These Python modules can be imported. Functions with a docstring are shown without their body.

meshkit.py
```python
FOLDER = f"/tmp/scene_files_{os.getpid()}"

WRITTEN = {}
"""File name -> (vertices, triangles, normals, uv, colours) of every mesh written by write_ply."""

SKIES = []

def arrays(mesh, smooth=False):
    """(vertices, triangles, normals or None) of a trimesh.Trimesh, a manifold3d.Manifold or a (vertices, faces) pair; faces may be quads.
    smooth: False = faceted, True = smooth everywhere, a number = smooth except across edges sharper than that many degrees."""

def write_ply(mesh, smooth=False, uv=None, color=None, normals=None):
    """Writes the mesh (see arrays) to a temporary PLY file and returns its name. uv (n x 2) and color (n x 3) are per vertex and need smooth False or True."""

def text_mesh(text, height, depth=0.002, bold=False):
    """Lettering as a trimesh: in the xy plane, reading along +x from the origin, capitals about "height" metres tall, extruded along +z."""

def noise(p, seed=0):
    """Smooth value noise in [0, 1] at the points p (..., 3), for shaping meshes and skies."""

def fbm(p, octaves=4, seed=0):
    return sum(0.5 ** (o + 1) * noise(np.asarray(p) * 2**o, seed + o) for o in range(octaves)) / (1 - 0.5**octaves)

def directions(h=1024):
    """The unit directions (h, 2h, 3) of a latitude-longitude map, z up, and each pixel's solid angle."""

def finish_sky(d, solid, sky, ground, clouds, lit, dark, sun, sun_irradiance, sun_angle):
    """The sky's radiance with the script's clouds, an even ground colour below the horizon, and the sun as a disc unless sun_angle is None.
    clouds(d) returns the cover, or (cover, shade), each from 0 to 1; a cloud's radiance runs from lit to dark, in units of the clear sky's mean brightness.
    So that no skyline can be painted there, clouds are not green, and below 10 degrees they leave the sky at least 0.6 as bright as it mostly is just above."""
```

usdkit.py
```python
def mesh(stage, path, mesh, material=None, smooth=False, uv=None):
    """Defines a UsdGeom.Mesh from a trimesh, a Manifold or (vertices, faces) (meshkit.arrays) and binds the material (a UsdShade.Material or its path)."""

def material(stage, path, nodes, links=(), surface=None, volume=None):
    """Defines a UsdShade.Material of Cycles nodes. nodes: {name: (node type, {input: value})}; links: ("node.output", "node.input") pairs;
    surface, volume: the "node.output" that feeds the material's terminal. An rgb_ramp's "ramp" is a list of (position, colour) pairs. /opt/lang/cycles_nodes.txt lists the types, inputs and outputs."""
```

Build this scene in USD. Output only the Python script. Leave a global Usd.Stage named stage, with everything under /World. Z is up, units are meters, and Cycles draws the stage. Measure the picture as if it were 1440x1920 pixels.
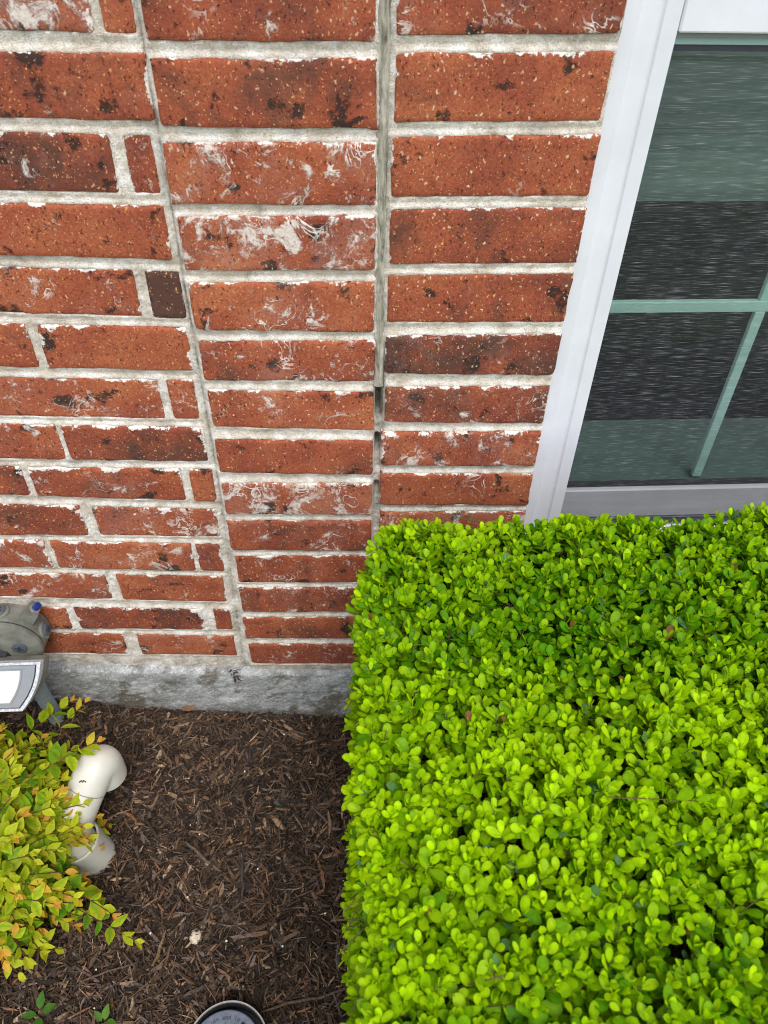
import math, random
import numpy as np, trimesh, usdkit, meshkit
from pxr import Usd, UsdGeom, UsdLux, UsdShade, Gf, Sdf, Vt

stage = Usd.Stage.CreateInMemory()
UsdGeom.SetStageUpAxis(stage, 'Z'); UsdGeom.SetStageMetersPerUnit(stage, 1.0)
UsdGeom.Xform.Define(stage, '/World')
rng = np.random.default_rng(7)

# ------------------------------------------------------------------ camera, sky, sun, exposure
EYE = np.array([0.15673, -0.73861, 1.14130])
CAM = np.array([[0.99833171, 0.05296118, 0.02299797],
                [-0.05451150, 0.73322973, 0.67779249],
                [0.01903389, -0.67791540, 0.73489348]])      # columns: right, forward, up
cam = UsdGeom.Camera.Define(stage, '/World/camera')
m4 = np.eye(4); m4[0, :3] = CAM[:, 0]; m4[1, :3] = CAM[:, 2]; m4[2, :3] = -CAM[:, 1]; m4[3, :3] = EYE
cam.AddTransformOp().Set(Gf.Matrix4d(m4.tolist()))
cam.CreateHorizontalApertureAttr(36.0); cam.CreateVerticalApertureAttr(48.0)
cam.CreateFocalLengthAttr(36.0 * 1411 / 1440)
cam.CreateFStopAttr(13.0); cam.CreateFocusDistanceAttr(0.90)
cam.CreateClippingRangeAttr(Gf.Vec2f(0.02, 2000.0))
EXPOSURE = 1.15
cam.CreateExposureAttr(EXPOSURE)

SUN_AZ = math.radians(165); SUN_EL = math.radians(58)        # from +y, clockwise seen from above
sd = np.array([math.sin(SUN_AZ) * math.cos(SUN_EL), math.cos(SUN_AZ) * math.cos(SUN_EL), math.sin(SUN_EL)])
sky = UsdLux.DomeLight.Define(stage, '/World/sky')
usdkit.material(stage, '/World/Looks/sky', {
    's': ('sky_texture', {'sky_type': 'single_scattering', 'sun_disc': False, 'sun_elevation': SUN_EL, 'sun_rotation': SUN_AZ}),
    'h': ('hsv', {'saturation': 0.22, 'value': 1.0}),
    't': ('texture_coordinate', {}),
    'n': ('noise_texture', {'scale': 2.2, 'detail': 5.0, 'roughness': 0.6}),
    'r': ('rgb_ramp', {'ramp': [(0.3, (0.86, 0.87, 0.9)), (0.7, (1.15, 1.14, 1.12))]}),
    'm': ('mix', {'mix_type': 'multiply', 'fac': 1.0}),
    'b': ('background_shader', {'strength': 0.12})},
    [('s.color', 'h.color'), ('t.generated', 'n.vector'), ('n.fac', 'r.fac'), ('h.color', 'm.color1'), ('r.color', 'm.color2'), ('m.color', 'b.color')],
    surface='b.background')
UsdShade.MaterialBindingAPI.Apply(sky.GetPrim()).Bind(UsdShade.Material.Get(stage, '/World/Looks/sky'))
sky.GetPrim().SetCustomDataByKey('kind', 'structure')
sun = UsdLux.DistantLight.Define(stage, '/World/sun')
sun.CreateIntensityAttr(0.3); sun.CreateAngleAttr(25.0); sun.CreateColorAttr(Gf.Vec3f(1.0, 0.97, 0.92)); sun.CreateNormalizeAttr(True)
zx = sd; xx = np.cross([0, 1.0, 0.2], zx); xx /= np.linalg.norm(xx); yy = np.cross(zx, xx)
ms = np.eye(4); ms[0, :3] = xx; ms[1, :3] = yy; ms[2, :3] = zx
sun.AddTransformOp().Set(Gf.Matrix4d(ms.tolist()))

# ------------------------------------------------------------------ helpers
LOOKS = {}
def mat(name, nodes, links, surface):
    LOOKS[name] = usdkit.material(stage, '/World/Looks/' + name, nodes, links, surface=surface); return LOOKS[name]

used = set()
def numbered(parent, name):
    p, k = f'{parent}/{name}', 0
    while p in used:
        k += 1; p = f'{parent}/{name}_{k:03d}'
    used.add(p); return p

def tag(prim, label=None, cat=None, group=None, kind=None):
    for k, v in (('label', label), ('category', cat), ('group', group), ('kind', kind)):
        if v: prim.SetCustomDataByKey(k, v)
    return prim

def thing(name, label=None, cat=None, loc=(0, 0, 0), group=None, kind=None):
    x = UsdGeom.Xform.Define(stage, numbered('/World', name)); x.AddTranslateOp().Set(Gf.Vec3d(*map(float, loc)))
    x._loc = np.array(loc, float)
    tag(x.GetPrim(), label, cat, group, kind)
    ORIGIN[str(x.GetPath())] = np.array(loc, float)
    return x.GetPrim()
ORIGIN = {}

def obj(name, mesh, m, parent=None, smooth=False, tint=None, edge=None, label=None, kind=None):
    """A mesh given in world coordinates, hung under parent (whose origin is subtracted)."""
    base = '/World' if parent is None else str(parent.GetPath())
    v, f, n = meshkit.arrays(mesh, smooth)
    if len(np.unique(f)) < len(v) and tint is None:
        u_, f = np.unique(f, return_inverse=True); f = f.reshape(-1, 3); v = v[u_]; n = None if n is None else n[u_]
    off = ORIGIN.get('/' + '/'.join(base.split('/')[1:3]), np.zeros(3))
    path = numbered(base, name)
    g = usdkit.mesh(stage, path, (v - off, f), LOOKS[m])
    if n is not None:
        g.CreateNormalsAttr(Vt.Vec3fArray.FromNumpy(n.astype(np.float32))); g.SetNormalsInterpolation('vertex')
    for key, a in (('tint', tint), ('edge', edge)):
        if a is not None:
            a = np.asarray(a, np.float32)
            if a.ndim == 1: a = np.tile(a, (len(v), 1))
            UsdGeom.PrimvarsAPI(g).CreatePrimvar(key, Sdf.ValueTypeNames.Float3Array, 'vertex').Set(Vt.Vec3fArray.FromNumpy(a))
    return tag(g.GetPrim(), label, kind=kind)

cat = trimesh.util.concatenate
def box(x0, x1, y0, y1, z0, z1, bev=0.0):
    if bev <= 0:
        b = trimesh.creation.box([x1 - x0, y1 - y0, z1 - z0]); b.apply_translation([(x0 + x1) / 2, (y0 + y1) / 2, (z0 + z1) / 2]); return b
    pts = []
    for ax in range(3):
        lo = np.array([x0, y0, z0]) + bev; hi = np.array([x1, y1, z1]) - bev
        lo[ax] -= bev; hi[ax] += bev
        pts += [(a, b, c) for a in (lo[0], hi[0]) for b in (lo[1], hi[1]) for c in (lo[2], hi[2])]
    return trimesh.convex.convex_hull(np.array(pts))

def frames(path):
    p = np.asarray(path, float); t = np.gradient(p, axis=0); t /= np.linalg.norm(t, axis=1, keepdims=True)
    a = np.cross(t[0], [0, 0, 1.0]); a = np.cross(t[0], [1.0, 0, 0]) if np.linalg.norm(a) < 0.2 else a
    a /= np.linalg.norm(a); A = [a]
    for i in range(1, len(p)):
        a = A[-1] - t[i] * (A[-1] @ t[i]); A.append(a / np.linalg.norm(a))
    A = np.array(A); return p, t, A, np.cross(t, A)

def tube(path, radii, sides=24, closed=True):
    p, t, A, B = frames(path); r = np.broadcast_to(radii, (len(p),))
    ang = np.arange(sides) * 2 * np.pi / sides
    v = (p[:, None] + r[:, None, None] * (np.cos(ang)[None, :, None] * A[:, None] + np.sin(ang)[None, :, None] * B[:, None])).reshape(-1, 3)
    i, j = np.meshgrid(np.arange(len(p) - 1), np.arange(sides), indexing='ij')
    q = np.stack([i * sides + j, i * sides + (j + 1) % sides, (i + 1) * sides + (j + 1) % sides, (i + 1) * sides + j], -1).reshape(-1, 4)
    f = np.vstack([q[:, [0, 1, 2]], q[:, [0, 2, 3]]])
    if closed:
        n = len(v); v = np.vstack([v, p[0], p[-1]]); k = np.arange(sides); e = (len(p) - 1) * sides
        f = np.vstack([f, np.stack([np.full(sides, n), (k + 1) % sides, k], 1), np.stack([np.full(sides, n + 1), e + k, e + (k + 1) % sides], 1)])
    return trimesh.Trimesh(v, f, process=False)

def grid(xs, zs, fy, keep=None):
    """A sheet over the wall: xs by zs, y from fy(X, Z); keep(xc, zc) masks quads."""
    X, Z = np.meshgrid(xs, zs, indexing='ij'); Y = fy(X, Z)
    v = np.stack([X, Y, Z], -1).reshape(-1, 3); nz = len(zs)
    i, j = np.meshgrid(np.arange(len(xs) - 1), np.arange(nz - 1), indexing='ij')
    q = np.stack([i * nz + j, (i + 1) * nz + j, (i + 1) * nz + j + 1, i * nz + j + 1], -1).reshape(-1, 4)
    if keep is not None:
        c = v[q].mean(1); q = q[keep(c[:, 0], c[:, 2])]
    u, q = np.unique(q, return_inverse=True); q = q.reshape(-1, 4); v = v[u]
    return trimesh.Trimesh(v, np.vstack([q[:, [0, 1, 2]], q[:, [0, 2, 3]]]), process=False)

def fb(X, Z, s, seed, oct=4, sz=None):
    p = np.stack([X * s, np.full_like(X, 3.7 * seed), Z * (sz or s)], -1)
    return meshkit.fbm(p, oct, seed)

def sm(x, a, b):
    t = np.clip((x - a) / (b - a), 0, 1); return t * t * (3 - 2 * t)

# ------------------------------------------------------------------ materials
P = ('principled_bsdf', {})
def mth(t, **k): return ('math', {'math_type': t, **k})

mat('brick', {
    'g': ('geometry', {}), 'e': ('attribute', {'attribute': 'edge'}), 'es': ('separate_xyz', {}),
    'tn': ('attribute', {'attribute': 'tint'}), 'ts': ('separate_xyz', {}),
    # body colour
    'wp': ('noise_texture', {'scale': 190.0, 'detail': 3.0, 'roughness': 0.6}), 'ws': ('vector_math', {'math_type': 'scale', 'scale': 0.0075}), 'wa': ('vector_math', {'math_type': 'add'}),
    'n1': ('noise_texture', {'scale': 11.0, 'detail': 6.0, 'roughness': 0.66}),
    'r1': ('rgb_ramp', {'ramp': [(0.30, (0.160, 0.038, 0.023)), (0.5, (0.275, 0.067, 0.031)), (0.70, (0.370, 0.115, 0.048))]}),
    'n1s': mth('multiply', value2=-1.0), 'n1t': mth('add'),
    'grain': ('noise_texture', {'scale': 420.0, 'detail': 3.0, 'roughness': 0.7}),
    'grr': ('rgb_ramp', {'ramp': [(0.32, (0.62, 0.6, 0.6)), (0.5, (1, 1, 1)), (0.7, (1.2, 1.22, 1.25))]}),
    'gm': ('mix', {'mix_type': 'multiply', 'fac': 1.0}),
    # brown fire clouds
    'n2': ('noise_texture', {'scale': 13.0, 'detail': 7.0, 'roughness': 0.68, 'distortion': 0.5}),
    'add2': mth('add'), 'r2': ('map_range', {'from_min': 0.54, 'from_max': 0.72, 'to_min': 0.0, 'to_max': 0.85, 'clamp': True}),
    'm2': ('mix', {'color2': (0.062, 0.034, 0.026)}),
    # black burnt marks
    'n3': ('noise_texture', {'scale': 27.0, 'detail': 8.0, 'roughness': 0.66, 'distortion': 0.2}),
    'r3': ('map_range', {'from_min': 0.588, 'from_max': 0.630, 'to_min': 0.0, 'to_max': 0.92, 'clamp': True}),
    'm3': ('mix', {'color2': (0.022, 0.016, 0.014)}),
    # ochre grog specks, two sizes
    'map1': ('mapping', {'scale': (1.0, 1.0, 0.72)}),
    'v1': ('voronoi_texture', {'scale': 185.0, 'randomness': 1.0}), 'vc1': ('separate_color', {}),
    'v1a': ('map_range', {'from_min': 0.10, 'from_max': 0.25, 'to_min': 1.0, 'to_max': 0.0, 'clamp': True}),
    'v1b': mth('less_than', value2=0.50), 'v1m': mth('multiply'),
    'sc': ('rgb_ramp', {'ramp': [(0.0, (0.60, 0.33, 0.10)), (0.4, (0.48, 0.22, 0.08)), (1.0, (0.62, 0.48, 0.34))]}),
    'm4': ('mix', {}),
    'v2': ('voronoi_texture', {'scale': 380.0, 'randomness': 1.0}), 'vc2': ('separate_color', {}),
    'v2a': ('map_range', {'from_min': 0.16, 'from_max': 0.26, 'to_min': 1.0, 'to_max': 0.0, 'clamp': True}),
    'v2b': mth('less_than', value2=0.36), 'v2m': mth('multiply'), 'm5': ('mix', {'color2': (0.55, 0.30, 0.13)}),
    # dark pits
    'map3': ('mapping', {'scale': (1.0, 1.0, 0.40), 'location': (3.1, 1.7, 0.4)}),
    'v3': ('voronoi_texture', {'scale': 300.0}), 'vc3': ('separate_color', {}),
    'v3a': ('map_range', {'from_min': 0.08, 'from_max': 0.30, 'to_min': 0.8, 'to_max': 0.0, 'clamp': True}),
    'v3b': mth('less_than', value2=0.45), 'v3m': mth('multiply'), 'm6': ('mix', {'color2': (0.055, 0.014, 0.010)}),
    # lime squiggles: the contour of a noise, only in places
    'n5': ('noise_texture', {'scale': 34.0, 'detail': 3.5, 'roughness': 0.55, 'distortion': 0.9}),
    's5': mth('subtract', value2=0.5), 'a5': mth('absolute'),
    'r5': ('map_range', {'from_min': 0.009, 'from_max': 0.022, 'to_min': 1.0, 'to_max': 0.0, 'clamp': True}),
    'n6': ('noise_texture', {'scale': 17.0, 'detail': 3.0}), 'add6': mth('add'),
    'r6': ('map_range', {'from_min': 0.57, 'from_max': 0.68, 'clamp': True}),
    'm56': mth('multiply'),
    # lime blotches, torn
    'n7': ('noise_texture', {'scale': 34.0, 'detail': 9.0, 'roughness': 0.74, 'distortion': 0.4}), 'add7': mth('add'),
    'r7': ('map_range', {'from_min': 0.605, 'from_max': 0.665, 'to_max': 0.85, 'clamp': True}),
    # mortar smeared over the arrises
    'n8': ('noise_texture', {'scale': 38.0, 'detail': 4.0}), 'w8': ('map_range', {'from_min': 0.36, 'from_max': 0.70, 'to_min': -0.0042, 'to_max': 0.0082}),
    'n9': ('noise_texture', {'scale': 260.0, 'detail': 5.0, 'roughness': 0.7}), 'w9': ('map_range', {'from_min': 0.3, 'from_max': 0.7, 'to_min': -0.0034, 'to_max': 0.0034}),
    'w89': mth('add'), 'wt': mth('multiply_add', value3=0.0), 'dmin': mth('minimum'), 'sub': mth('subtract'),
    'r8': ('map_range', {'from_min': -0.0001, 'from_max': 0.0009, 'clamp': True}),
    'mx1': mth('maximum'), 'mx2': mth('maximum'), 'wk': mth('multiply', value2=0.93),
    'wc': ('rgb_ramp', {'ramp': [(0.3, (0.50, 0.44, 0.38)), (0.6, (0.72, 0.68, 0.64))]}),
    'm7': ('mix', {}),
    # chalky film
    'nf': ('noise_texture', {'scale': 19.0, 'detail': 8.0, 'roughness': 0.72}), 'fa': mth('add'), 'rf': ('map_range', {'from_min': 0.52, 'from_max': 0.70, 'to_max': 0.11, 'clamp': True}), 'mf': ('mix', {'color2': (0.50, 0.40, 0.36)}),
    # relief
    'b1': ('bump', {'strength': 0.55, 'distance': 0.0011}), 'b2': ('bump', {'strength': 0.8, 'distance': 0.0014, 'invert': True}), 'b3': ('bump', {'strength': 0.6, 'distance': 0.0008}),
    'pit': mth('maximum'),
    'p': ('principled_bsdf', {'roughness': 0.86, 'specular_ior_level': 0.3})},
    [('g.position', 'wp.vector'), ('wp.color', 'ws.vector1'), ('g.position', 'wa.vector1'), ('ws.vector', 'wa.vector2'), ('g.position', 'n1.vector'), ('g.position', 'n2.vector'), ('g.position', 'n3.vector'), ('wa.vector', 'map1.vector'), ('map1.vector', 'v1.vector'), ('wa.vector', 'v2.vector'),
     ('wa.vector', 'map3.vector'), ('map3.vector', 'v3.vector'), ('g.position', 'n5.vector'), ('g.position', 'n6.vector'), ('g.position', 'n7.vector'), ('g.position', 'n8.vector'), ('g.position', 'n9.vector'), ('g.position', 'grain.vector'),
     ('e.vector', 'es.vector'), ('tn.vector', 'ts.vector'),
     ('ts.x', 'n1s.value1'), ('n1s.value', 'n1t.value1'), ('n1.fac', 'n1t.value2'), ('n1t.value', 'r1.fac'), ('grain.fac', 'grr.fac'), ('r1.color', 'gm.color1'), ('grr.color', 'gm.color2'),
     ('n2.fac', 'add2.value1'), ('ts.x', 'add2.value2'), ('add2.value', 'r2.value'), ('r2.result', 'm2.fac'), ('gm.color', 'm2.color1'),
     ('n3.fac', 'r3.value'), ('r3.result', 'm3.fac'), ('m2.color', 'm3.color1'),
     ('v1.distance', 'v1a.value'), ('v1.color', 'vc1.color'), ('vc1.r', 'v1b.value1'), ('v1a.result', 'v1m.value1'), ('v1b.value', 'v1m.value2'), ('vc1.g', 'sc.fac'), ('v1m.value', 'm4.fac'), ('m3.color', 'm4.color1'), ('sc.color', 'm4.color2'),
     ('v2.distance', 'v2a.value'), ('v2.color', 'vc2.color'), ('vc2.r', 'v2b.value1'), ('v2a.result', 'v2m.value1'), ('v2b.value', 'v2m.value2'), ('v2m.value', 'm5.fac'), ('m4.color', 'm5.color1'),
     ('v3.distance', 'v3a.value'), ('v3.color', 'vc3.color'), ('vc3.r', 'v3b.value1'), ('v3a.result', 'v3m.value1'), ('v3b.value', 'v3m.value2'), ('v3m.value', 'm6.fac'), ('m5.color', 'm6.color1'),
     ('n5.fac', 's5.value1'), ('s5.value', 'a5.value1'), ('a5.value', 'r5.value'), ('n6.fac', 'add6.value1'), ('ts.y', 'add6.value2'), ('add6.value', 'r6.value'), ('r5.result', 'm56.value1'), ('r6.result', 'm56.value2'),
     ('n7.fac', 'add7.value1'), ('ts.y', 'add7.value2'), ('add7.value', 'r7.value'),
     ('n8.fac', 'w8.value'), ('n9.fac', 'w9.value'), ('w8.result', 'w89.value1'), ('w9.result', 'w89.value2'), ('w89.value', 'wt.value1'), ('ts.z', 'wt.value2'),
     ('es.x', 'dmin.value1'), ('es.y', 'dmin.value2'), ('wt.value', 'sub.value1'), ('dmin.value', 'sub.value2'), ('sub.value', 'r8.value'),
     ('m56.value', 'mx1.value1'), ('r7.result', 'mx1.value2'), ('mx1.value', 'mx2.value1'), ('r8.result', 'mx2.value2'), ('mx2.value', 'wk.value1'),
     ('n9.fac', 'wc.fac'), ('wk.value', 'm7.fac'), ('g.position', 'nf.vector'), ('nf.fac', 'fa.value1'), ('ts.y', 'fa.value2'), ('fa.value', 'rf.value'), ('rf.result', 'mf.fac'), ('m6.color', 'mf.color1'), ('mf.color', 'm7.color1'), ('wc.color', 'm7.color2'), ('m7.color', 'p.base_color'),
     ('grain.fac', 'b1.height'), ('v3m.value', 'pit.value1'), ('r3.result', 'pit.value2'), ('pit.value', 'b2.height'), ('b1.normal', 'b2.normal'), ('wk.value', 'b3.height'), ('b2.normal', 'b3.normal'), ('b3.normal', 'p.normal')],
    'p.BSDF')

mat('mortar', {
    'g': ('geometry', {}),
    'n1': ('noise_texture', {'scale': 40.0, 'detail': 7.0, 'roughness': 0.72}),
    'r1': ('rgb_ramp', {'ramp': [(0.3, (0.45, 0.385, 0.31)), (0.46, (0.63, 0.565, 0.485)), (0.60, (0.80, 0.765, 0.72))]}),
    'n2': ('noise_texture', {'scale': 700.0, 'detail': 3.0, 'roughness': 0.7}),
    'r2': ('rgb_ramp', {'ramp': [(0.3, (0.62, 0.60, 0.58)), (0.5, (1, 1, 1)), (0.75, (1.15, 1.15, 1.15))]}), 'm': ('mix', {'mix_type': 'multiply', 'fac': 1.0}),
    'n3': ('noise_texture', {'scale': 45.0, 'detail': 8.0, 'roughness': 0.75}),
    'r3': ('map_range', {'from_min': 0.55, 'from_max': 0.70, 'to_max': 0.65, 'clamp': True}), 'm3': ('mix', {'color2': (0.19, 0.18, 0.145)}),
    'at': ('attribute', {'attribute': 'tint'}), 'sx': ('separate_xyz', {}), 'dr': ('map_range', {'from_min': 0.36, 'from_max': 0.60, 'clamp': True}), 'dm': mth('multiply'), 'm9': ('mix', {'color2': (0.20, 0.185, 0.155)}),
    'b': ('bump', {'strength': 0.9, 'distance': 0.0016}), 'n4': ('noise_texture', {'scale': 170.0, 'detail': 5.0, 'roughness': 0.7}), 'b2': ('bump', {'strength': 0.7, 'distance': 0.003}),
    'p': ('principled_bsdf', {'roughness': 0.95, 'specular_ior_level': 0.2})},
    [('g.position', 'n1.vector'), ('g.position', 'n2.vector'), ('g.position', 'n3.vector'), ('g.position', 'n4.vector'), ('n1.fac', 'r1.fac'), ('n2.fac', 'r2.fac'), ('r1.color', 'm.color1'), ('r2.color', 'm.color2'),
     ('n3.fac', 'r3.value'), ('r3.result', 'm3.fac'), ('m.color', 'm3.color1'), ('at.vector', 'sx.vector'), ('sx.x', 'dm.value1'), ('n3.fac', 'dr.value'), ('dr.result', 'dm.value2'), ('dm.value', 'm9.fac'), ('m3.color', 'm9.color1'), ('m9.color', 'p.base_color'), ('n2.fac', 'b.height'), ('n4.fac', 'b2.height'), ('b.normal', 'b2.normal'), ('b2.normal', 'p.normal')], 'p.BSDF')

mat('sealant', {
    'g': ('geometry', {}), 'mp': ('mapping', {'scale': (1.0, 1.0, 0.16)}),
    'n1': ('noise_texture', {'scale': 190.0, 'detail': 8.0, 'roughness': 0.72, 'distortion': 0.4}),
    'r1': ('rgb_ramp', {'ramp': [(0.34, (0.07, 0.066, 0.055)), (0.44, (0.20, 0.185, 0.145)), (0.53, (0.33, 0.305, 0.25)), (0.66, (0.44, 0.41, 0.35))]}),
    'b': ('bump', {'strength': 0.8, 'distance': 0.002}), 'p': ('principled_bsdf', {'roughness': 0.8})},
    [('g.position', 'mp.vector'), ('mp.vector', 'n1.vector'), ('n1.fac', 'r1.fac'), ('r1.color', 'p.base_color'), ('n1.fac', 'b.height'), ('b.normal', 'p.normal')], 'p.BSDF')

mat('concrete', {
    'g': ('geometry', {}), 'mp': ('mapping', {'scale': (1.0, 1.0, 1.6)}),
    'n1': ('noise_texture', {'scale': 20.0, 'detail': 8.0, 'roughness': 0.7, 'distortion': 0.3}),
    'r1': ('rgb_ramp', {'ramp': [(0.30, (0.17, 0.168, 0.16)), (0.46, (0.29, 0.295, 0.292)), (0.54, (0.40, 0.41, 0.412)), (0.68, (0.57, 0.575, 0.575))]}),
    'n2': ('noise_texture', {'scale': 13.0, 'detail': 6.0, 'roughness': 0.62}), 'r2': ('map_range', {'from_min': 0.53, 'from_max': 0.58, 'to_max': 0.8, 'clamp': True}), 'm2': ('mix', {'color2': (0.125, 0.105, 0.070)}),
    'n3': ('noise_texture', {'scale': 330.0, 'detail': 6.0, 'roughness': 0.78}), 'r3': ('rgb_ramp', {'ramp': [(0.3, (0.38, 0.38, 0.38)), (0.48, (0.95, 0.95, 0.95)), (0.68, (1.5, 1.5, 1.5))]}), 'm3': ('mix', {'mix_type': 'multiply', 'fac': 1.0}),
    'n4': ('noise_texture', {'scale': 75.0, 'detail': 8.0, 'roughness': 0.74}), 'r4': ('map_range', {'from_min': 0.545, 'from_max': 0.60, 'to_max': 0.8, 'clamp': True}), 'm4': ('mix', {'color2': (0.50, 0.51, 0.52)}),
    'at': ('attribute', {'attribute': 'tint'}), 'sx': ('separate_xyz', {}), 'dr': ('map_range', {'from_min': 0.40, 'from_max': 0.56, 'clamp': True}), 'dm': mth('multiply'), 'm9': ('mix', {'color2': (0.075, 0.055, 0.038)}),
    'b': ('bump', {'strength': 0.9, 'distance': 0.0022}), 'b2': ('bump', {'strength': 0.6, 'distance': 0.003}), 'p': ('principled_bsdf', {'roughness': 0.93, 'specular_ior_level': 0.25})},
    [('g.position', 'mp.vector'), ('mp.vector', 'n1.vector'), ('g.position', 'n2.vector'), ('g.position', 'n3.vector'), ('mp.vector', 'n4.vector'), ('n1.fac', 'r1.fac'), ('r1.color', 'm2.color1'), ('n2.fac', 'r2.value'), ('r2.result', 'm2.fac'),
     ('m2.color', 'm4.color1'), ('n4.fac', 'r4.value'), ('r4.result', 'm4.fac'), ('m4.color', 'm3.color1'), ('n3.fac', 'r3.fac'), ('r3.color', 'm3.color2'), ('at.vector', 'sx.vector'), ('sx.x', 'dm.value1'), ('n4.fac', 'dr.value'), ('dr.result', 'dm.value2'), ('dm.value', 'm9.fac'), ('m3.color', 'm9.color1'), ('m9.color', 'p.base_color'), ('n3.fac', 'b.height'), ('n4.fac', 'b2.height'), ('b.normal', 'b2.normal'), ('b2.normal', 'p.normal')], 'p.BSDF')

def plain(name, col, rough=0.5, spec=0.5, nscale=60.0, var=0.12, bump=0.0, metallic=0.0):
    lo = tuple(c * (1 - var) for c in col); hi = tuple(min(1, c * (1 + var)) for c in col)
    mat(name, {'g': ('geometry', {}), 'n': ('noise_texture', {'scale': nscale, 'detail': 5.0, 'roughness': 0.65}), 'r': ('rgb_ramp', {'ramp': [(0.32, lo), (0.68, hi)]}),
               'b': ('bump', {'strength': 0.5, 'distance': max(bump, 1e-5)}), 'p': ('principled_bsdf', {'roughness': rough, 'specular_ior_level': spec, 'metallic': metallic})},
        [('g.position', 'n.vector'), ('n.fac', 'r.fac'), ('r.color', 'p.base_color'), ('n.fac', 'b.height'), ('b.normal', 'p.normal')], 'p.BSDF')
plain('vinyl', (0.60, 0.612, 0.665), 0.42, 0.4, 14.0, 0.055)
plain('glass_tint_strip', (0.30, 0.43, 0.42), 0.5, 0.4, 9.0, 0.05)  # teal look of the glass put into the strip's own colour
plain('rail_shade', (0.20, 0.21, 0.195), 0.6, 0.4, 9.0, 0.05)  # vinyl darkened to the tone of the shade under the meeting rail
plain('screen_frame', (0.030, 0.034, 0.045), 0.45, 0.5, 40.0, 0.1)
plain('muntin', (0.78, 0.80, 0.80), 0.5, 0.3, 12.0, 0.02)
mat('blind', {'g': ('geometry', {}), 'mp': ('mapping', {'scale': (2.0, 1.0, 70.0)}), 'n': ('noise_texture', {'scale': 1.0, 'detail': 4.0}), 'r': ('rgb_ramp', {'ramp': [(0.3, (0.20, 0.19, 0.185)), (0.7, (0.42, 0.395, 0.39))]}), 'p': ('principled_bsdf', {'roughness': 0.85, 'specular_ior_level': 0.2})},
    [('g.position', 'mp.vector'), ('mp.vector', 'n.vector'), ('n.fac', 'r.fac'), ('r.color', 'p.base_color')], 'p.BSDF')
plain('ledge', (0.20, 0.205, 0.20), 0.8, 0.2, 5.0, 0.12)
plain('interior', (0.05, 0.06, 0.058), 0.85, 0.2, 3.0, 0.25)
plain('pvc', (0.60, 0.585, 0.53), 0.4, 0.5, 26.0, 0.06, 0.0004)
plain('pvc_seam', (0.20, 0.20, 0.18), 0.6, 0.3, 26.0, 0.2)
plain('dirt', (0.09, 0.055, 0.03), 0.95, 0.1, 300.0, 0.4, 0.001)
plain('grey_cast', (0.150, 0.152, 0.128), 0.55, 0.4, 34.0, 0.42, 0.0005)
plain('plug_dark', (0.075, 0.085, 0.105), 0.5, 0.4, 60.0, 0.2)
plain('rubber', (0.025, 0.027, 0.028), 0.6, 0.4, 60.0, 0.2)
plain('blue_plastic', (0.004, 0.022, 0.16), 0.4, 0.5, 60.0, 0.15)
plain('bezel', (0.21, 0.225, 0.245), 0.45, 0.5, 50.0, 0.08)
plain('worn_rim', (0.47, 0.48, 0.52), 0.6, 0.4, 420.0, 0.45, 0.0006)
plain('diffuser', (0.60, 0.605, 0.575), 0.3, 0.5, 14.0, 0.03)
plain('conduit', (0.24, 0.28, 0.31), 0.5, 0.45, 50.0, 0.1)
plain('steel_rim', (0.50, 0.46, 0.42), 0.32, 0.5, 90.0, 0.15, 0.0, 0.7)
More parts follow.
